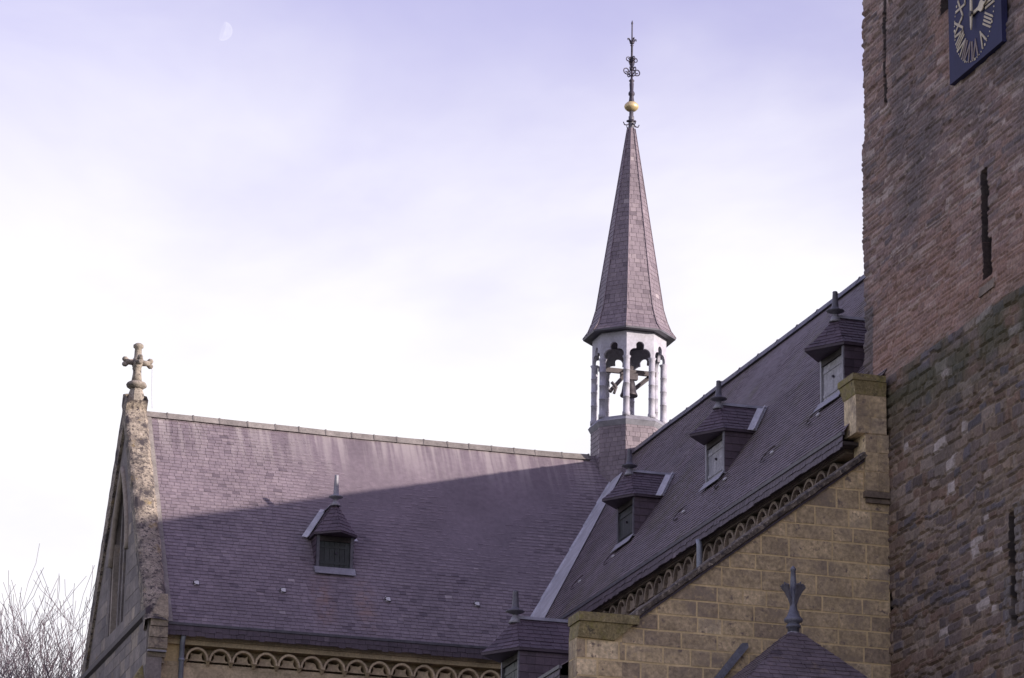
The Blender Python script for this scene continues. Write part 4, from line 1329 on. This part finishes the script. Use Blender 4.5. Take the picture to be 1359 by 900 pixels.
# the parts of the shell outside the picture: plain coursed faces
for nm, (x0, x1, y0, y1, z0, z1), mm in (('lower_shell', (XT + .02, 32.4, NEAR, FAR - .02, 0, Z0 + .03), M['trim_dark']),
                                         ('upper_shell', (XU + .06, 32.3, NEAR, FAR - .03, Z1 - .03, TOPZ), M['trim_dark'])):
    b_ = MB(); b_.box(x0, x1, y0, y1, z0, z1, .5); b_.build(nm, mm, tw)
b_ = MB(); ashlar(b_, (XT + .6, NEAR - .0 + .09, 0), (1, 0, 0), (0, 0, 1), -.5, 8.6, 11.0, 27.4, (.16, .3), (.25, .6), gap=.02, proud=.03, seed=44)
b_.build('west_stones', M['trim_dark'], tw)
b_ = MB(); c0 = [V((XU - .3, NEAR - .3, TOPZ)), V((32.6, NEAR - .3, TOPZ)), V((32.6, FAR + .3, TOPZ)), V((XU - .3, FAR + .3, TOPZ))]
pk = V((27.8, 51.6, TOPZ + 9))
for k in range(4): b_.face([c0[k], c0[(k + 1) % 4], pk], .5)
b_.face(c0[::-1], .4)
b_.build('roof', M['slate_dark'], tw)
# sloping sill stone under the long slit
b_ = MB()
b_.hexa([(XU - .055, FAR - 5.72, 19.36), (XU + .1, FAR - 5.72, 19.36), (XU + .1, FAR - 5.12, 19.34), (XU - .055, FAR - 5.12, 19.34)][::-1],
        [(XU - .035, FAR - 5.74, 19.53), (XU + .1, FAR - 5.74, 19.53), (XU + .1, FAR - 5.10, 19.50), (XU - .035, FAR - 5.10, 19.50)][::-1], .6)
b_.build('slit_sill', M['trim_dark'], tw)

# clock on the tower
CY, CZ = 50.93, 24.40
XC = XU - .01
ck = thing('tower_clock', (XC, CY, CZ), 'dark blue square clock dial with faded gold Roman numerals, fixed high on the tower', 'clock')
HWc, HHc = 1.09, .91
b_ = MB(); b_.box(XC - .09, XC + .02, CY - HWc, CY + HWc, CZ - HHc, CZ + 1.12, .5)
b_.build('dial', M['clock_blue'], ck)
XF = XC - .093
def roman(text, hour, size, r, mtl):
    cu = bpy.data.curves.new('numeral', 'FONT')
    cu.body = text; cu.size = size; cu.align_x = 'CENTER'; cu.align_y = 'CENTER'; cu.extrude = .006; cu.space_character = .92; cu.offset = .004
    tmp = bpy.data.objects.new('tmp_numeral', cu)
    me_ = bpy.data.meshes.new_from_object(tmp)
    bpy.data.objects.remove(tmp); bpy.data.curves.remove(cu)
    a = rad(30 * hour)            # clockwise from 12
    # text plane: x right = -Y, y up = Z, normal = -X; rotate clockwise by a
    sx_ = .78 if len(text) > 3 else .95
    m1 = Matrix.Diagonal((sx_, 1.28, 1, 1))
    rotz = Matrix.Rotation(-a, 4, 'Z')
    basis = Matrix(((0, 0, -1, 0), (-1, 0, 0, 0), (0, 1, 0, 0), (0, 0, 0, 1)))
    tr_ = Matrix.Translation((-.093 - .007, -math.sin(a) * r, math.cos(a) * r))
    me_.transform(tr_ @ basis @ rotz @ m1)
    me_.materials.clear(); me_.materials.append(mtl)
    o = bpy.data.objects.new('numeral', me_); COL.objects.link(o); o.parent = ck
    return o
for i, tx_ in enumerate(('XII', 'I', 'II', 'III', 'IIII', 'V', 'VI', 'VII', 'VIII', 'IX', 'X', 'XI')):
    roman(tx_, i, .385, .62, M['clock_faded'] if i in (6, 7) else M['clock_gold'])
b_ = MB()
for k in range(60):
    a = rad(6 * k); r = .83; s_ = .022 if k % 5 == 0 else .012
    yy, zz_ = CY - math.sin(a) * r, CZ + math.cos(a) * r
    b_.box(XF - .008, XF - .002, yy - s_, yy + s_, zz_ - s_, zz_ + s_, .6)
b_.build('minute_marks', M['clock_gold'], ck)
def hand(name, ang_, pts, x0):
    b2 = MB()
    a = rad(ang_)
    R3 = lambda u, v: (x0, CY - (u * math.cos(a) + v * math.sin(a)), CZ + (-u * math.sin(a) + v * math.cos(a)))
    b2.prism([R3(u, v) for u, v in pts], (-.02, 0, 0), .7)
    return b2.build(name, M['clock_gold'], ck)
hand('minute_hand', 2, [(-.025, -.24), (.0, -.30), (.025, -.24), (.04, 0), (.028, .45), (.018, .82), (0, .90), (-.018, .82), (-.028, .45), (-.04, 0)], XF - .05)
hand('hour_hand', 88, [(-.03, -.10), (.03, -.10), (.03, .22), (.05, .27), (.10, .33), (.10, .40), (.05, .45), (.025, .47), (0, .58), (-.025, .47), (-.05, .45), (-.10, .40), (-.10, .33), (-.05, .27), (-.03, .22)], XF - .022)
b_ = MB(); b_.tube([(XF - .085, CY, CZ), (XF, CY, CZ)], .05, 12, .5); b_.build('hand_boss', M['bronze'], ck)

# ------------------------------------------------------------------ pipes and hooks
def pipe(name, pts, label, joints=()):
    root = thing(name, pts[-1], label, 'downpipe')
    b2 = MB(); b2.tube(pts, .06, 12, .5); b2.build('pipe', M['pipe'], root)
    for z in joints:
        b2 = MB(); b2.lathe([(.075, z - .03), (.075, z + .03)], pts[0][0] if False else pts[-1][0], pts[-1][1], 12, .4)
        b2.build('bracket', M['pipe'], root)
    return root
pipe('downpipe', [(14.66, TW - .33, 17.72), (14.66, TW - .30, 17.6), (14.66, TW - .16, 17.45), (14.66, TW - .16, 0.0)][0:1] + [(14.66, TW - .17, 17.55), (14.66, TW - .17, 0)],
     'blue grey downpipe under the transept eaves beside the left gable', (17.18, 14.5, 11.5))
pipe('downpipe', [(NW - .26, 62.75, 17.72), (NW - .24, 62.75, 17.6), (NW - .24, 62.75, 14.9)], 'short blue grey downpipe crossing the dark nave frieze', (16.9,))

def hook(slope, pos, label, grp):
    """slope 't' or 'n': ring hook lying on the slates with a pale lead tab"""
    if slope == 't':
        nrm = nt_; ex = V((1, 0, 0)); ey = V((0, 1, MT)).normalized()
        p = V((pos[0], pos[1], ZE + MT * (pos[1] - YTE)))
        R_ = .075
    else:
        nrm = nn; ex = V((0, -1, 0)); ey = V((1, 0, MS)).normalized()
        p = V((pos[0], pos[1], ZE + MS * (pos[0] - XE)))
        R_ = .19
    root = thing('ladder_hook', p, label, 'roof hook', grp)
    q = p + nrm * .05
    b2 = MB()
    pts = [q + ex * (R_ * 1.7 * math.cos(a)) * (1 if slope == 'n' else .8) + ey * (R_ * math.sin(a)) for a in [rad(70 + 20 * k) for k in range(12)]]
    b2.tube(pts, .011, 6, .5)
    b2.build('iron_ring', M['hook'], root)
    b2 = MB()
    c0 = q + ex * (R_ * (.9 if slope == 'n' else -.4)) - nrm * .018
    s1, s2_ = (.06, .028) if slope == 'n' else (.055, .075)
    b2.prism([c0 - ex * s1 - ey * s2_, c0 + ex * s1 - ey * s2_, c0 + ex * s1 + ey * s2_, c0 - ex * s1 + ey * s2_], nrm * .02, .5)
    b2.build('lead_tab', M['hook_tip'], root)
nn = V((-MS, 0, 1)).normalized()
GT = 'ladder hooks on the transept slates'
for (x, y), lb in zip(((15.054, 76.18), (17.079, 76.175), (19.565, 76.168), (21.724, 76.22)),
                      ('pale tabbed roof hook nearest the lichened left gable', 'pale tabbed roof hook below and left of the transept dormer',
                       'pale tabbed roof hook below and right of the transept dormer', 'pale tabbed roof hook nearest the valley on the transept slates')):
    hook('t', (x, y), lb, GT)
GN = 'ring hooks on the nave slates'
for (x, y), lb in zip(((23.236, 58.6), (23.066, 60.58), (23.219, 63.63), (23.099, 65.79), (23.2, 70.72), (23.13, 72.88)),
                      ('ring hook below the dormer next to the tower', 'ring hook between the tower side dormer and the middle nave dormer', 'ring hook below right of the middle nave dormer',
                       'ring hook below left of the middle nave dormer', 'ring hook below the green doored nave dormer', 'ring hook beside the pale valley gutter')):
    hook('n', (x, y), lb, GN)

# ------------------------------------------------------------------ bare trees behind the gable
def tree(loc, h, seed, label, spread=1.0):
    rt = random.Random(seed)
    root = thing('bare_tree', loc, label, 'tree', 'bare winter trees')
    tk = MB(); br = MB()
    L0 = V(loc)
    top = L0 + V((.3, 0, h * .42))
    tk.tube([L0 + V((0, 0, -.1)), L0 + V((.05, .1, h * .2)), top], [.42, .33, .24], 10, .3)
    cnt = [0]

    def grow(p, d, ln, r, lev):
        pts = [p]; dd = d.copy(); q = p.copy()
        n_ = 5 if lev < 3 else 4
        for i in range(n_):
            dd = (dd + V((rt.gauss(0, .15), rt.gauss(0, .15), rt.gauss(.05, .09)))).normalized()
            q = q + dd * (ln / n_); pts.append(q.copy())
        rs = [max(.0075, r * (1 - .6 * i / n_)) for i in range(n_ + 1)]
        br.tube(pts, rs, 6 if lev < 2 else 4 if lev < 3 else 3, rt.random(), caps=False)
        if lev >= 4: return
        nch = (6, 7, 7, 6)[lev]
        for c in range(nch):
            k = 1 + int((n_ - 1) * (c + rt.random()) / nch)
            k = min(k, n_)
            base = pts[k]
            ax = V((rt.gauss(0, 1), rt.gauss(0, 1), rt.gauss(0, .3)))
            nd_ = ((pts[k] - pts[k - 1]).normalized() + ax.normalized() * rt.uniform(.45, .85) + V((0, 0, .12))).normalized()
            grow(base, nd_, ln * rt.uniform(.52, .78), rs[k] * .62, lev + 1)
    for k in range(6):
        a = 2 * math.pi * k / 6 + rt.random()
        grow(top - V((0, 0, rt.uniform(0, h * .1))), V((math.cos(a) * .55 * spread, math.sin(a) * .55 * spread, 1)).normalized(), h * .27, .13, 0)
    tk.build('trunk', M['bark'], root)
    br.build('crown', M['bark'], root)
tree((12.4, 99, 0), 26.9, 3, 'bare winter tree of fine twigs at the lower left corner of the photo', .9)
tree((16.6, 104, 0), 27.1, 8, 'bare winter tree with thin crown partly behind the left gable', .75)

# ------------------------------------------------------------------ the moon, a pale half disc by day
mdir = V((0.18, 0.911, 0.371)).normalized()
mc_ = V((0, 0, 1.6)) + mdir * 4000
R_ = 11.2
mm = MB()
ex = V((mdir.y, -mdir.x, 0)).normalized(); ez = ex.cross(mdir) * -1
if ez.z < 0: ez = -ez
lit = (ex * .93 - ez * .25 - mdir * .18).normalized()
az = lit.orthogonal().normalized(); bz = lit.cross(az)
ring_prev = None
NR, NS = 14, 36
idx = []
for i in range(NR + 1):
    th = rad(90) * i / NR
    row = []
    for k in range(NS):
        ph = 2 * math.pi * k / NS
        mm.v.append(tuple(mc_ + (lit * math.cos(th) + (az * math.cos(ph) + bz * math.sin(ph)) * math.sin(th)) * R_)); row.append(len(mm.v) - 1)
    if ring_prev:
        for k in range(NS):
            mm.f.append((ring_prev[k], row[k], row[(k + 1) % NS], ring_prev[(k + 1) % NS])); mm.c.append(.5); mm.sm.append(True)
    ring_prev = row
mmt = bpy.data.materials.new('day_moon'); mmt.use_nodes = True
t = mmt.node_tree; t.nodes.clear()
o_ = t.nodes.new('ShaderNodeOutputMaterial'); em = t.nodes.new('ShaderNodeEmission'); trn = t.nodes.new('ShaderNodeBsdfTransparent'); ms_ = t.nodes.new('ShaderNodeMixShader')
em.inputs['Color'].default_value = (1, .97, .97, 1); em.inputs['Strength'].default_value = .85
tcn = t.nodes.new('ShaderNodeTexCoord'); nzm = t.nodes.new('ShaderNodeTexNoise'); nzm.inputs['Scale'].default_value = .12; nzm.inputs['Detail'].default_value = 3
t.links.new(tcn.outputs['Object'], nzm.inputs['Vector'])
mr = t.nodes.new('ShaderNodeMapRange'); mr.inputs[1].default_value = .35; mr.inputs[2].default_value = .65; mr.inputs[3].default_value = .04; mr.inputs[4].default_value = .10
t.links.new(nzm.outputs['Fac'], mr.inputs[0]); t.links.new(mr.outputs[0], ms_.inputs[0])
t.links.new(trn.outputs[0], ms_.inputs[1]); t.links.new(em.outputs[0], ms_.inputs[2]); t.links.new(ms_.outputs[0], o_.inputs['Surface'])
tag(mm.build('moon', mmt, loc=mc_), 'faint pale half moon in the lavender sky at upper left', 'moon')
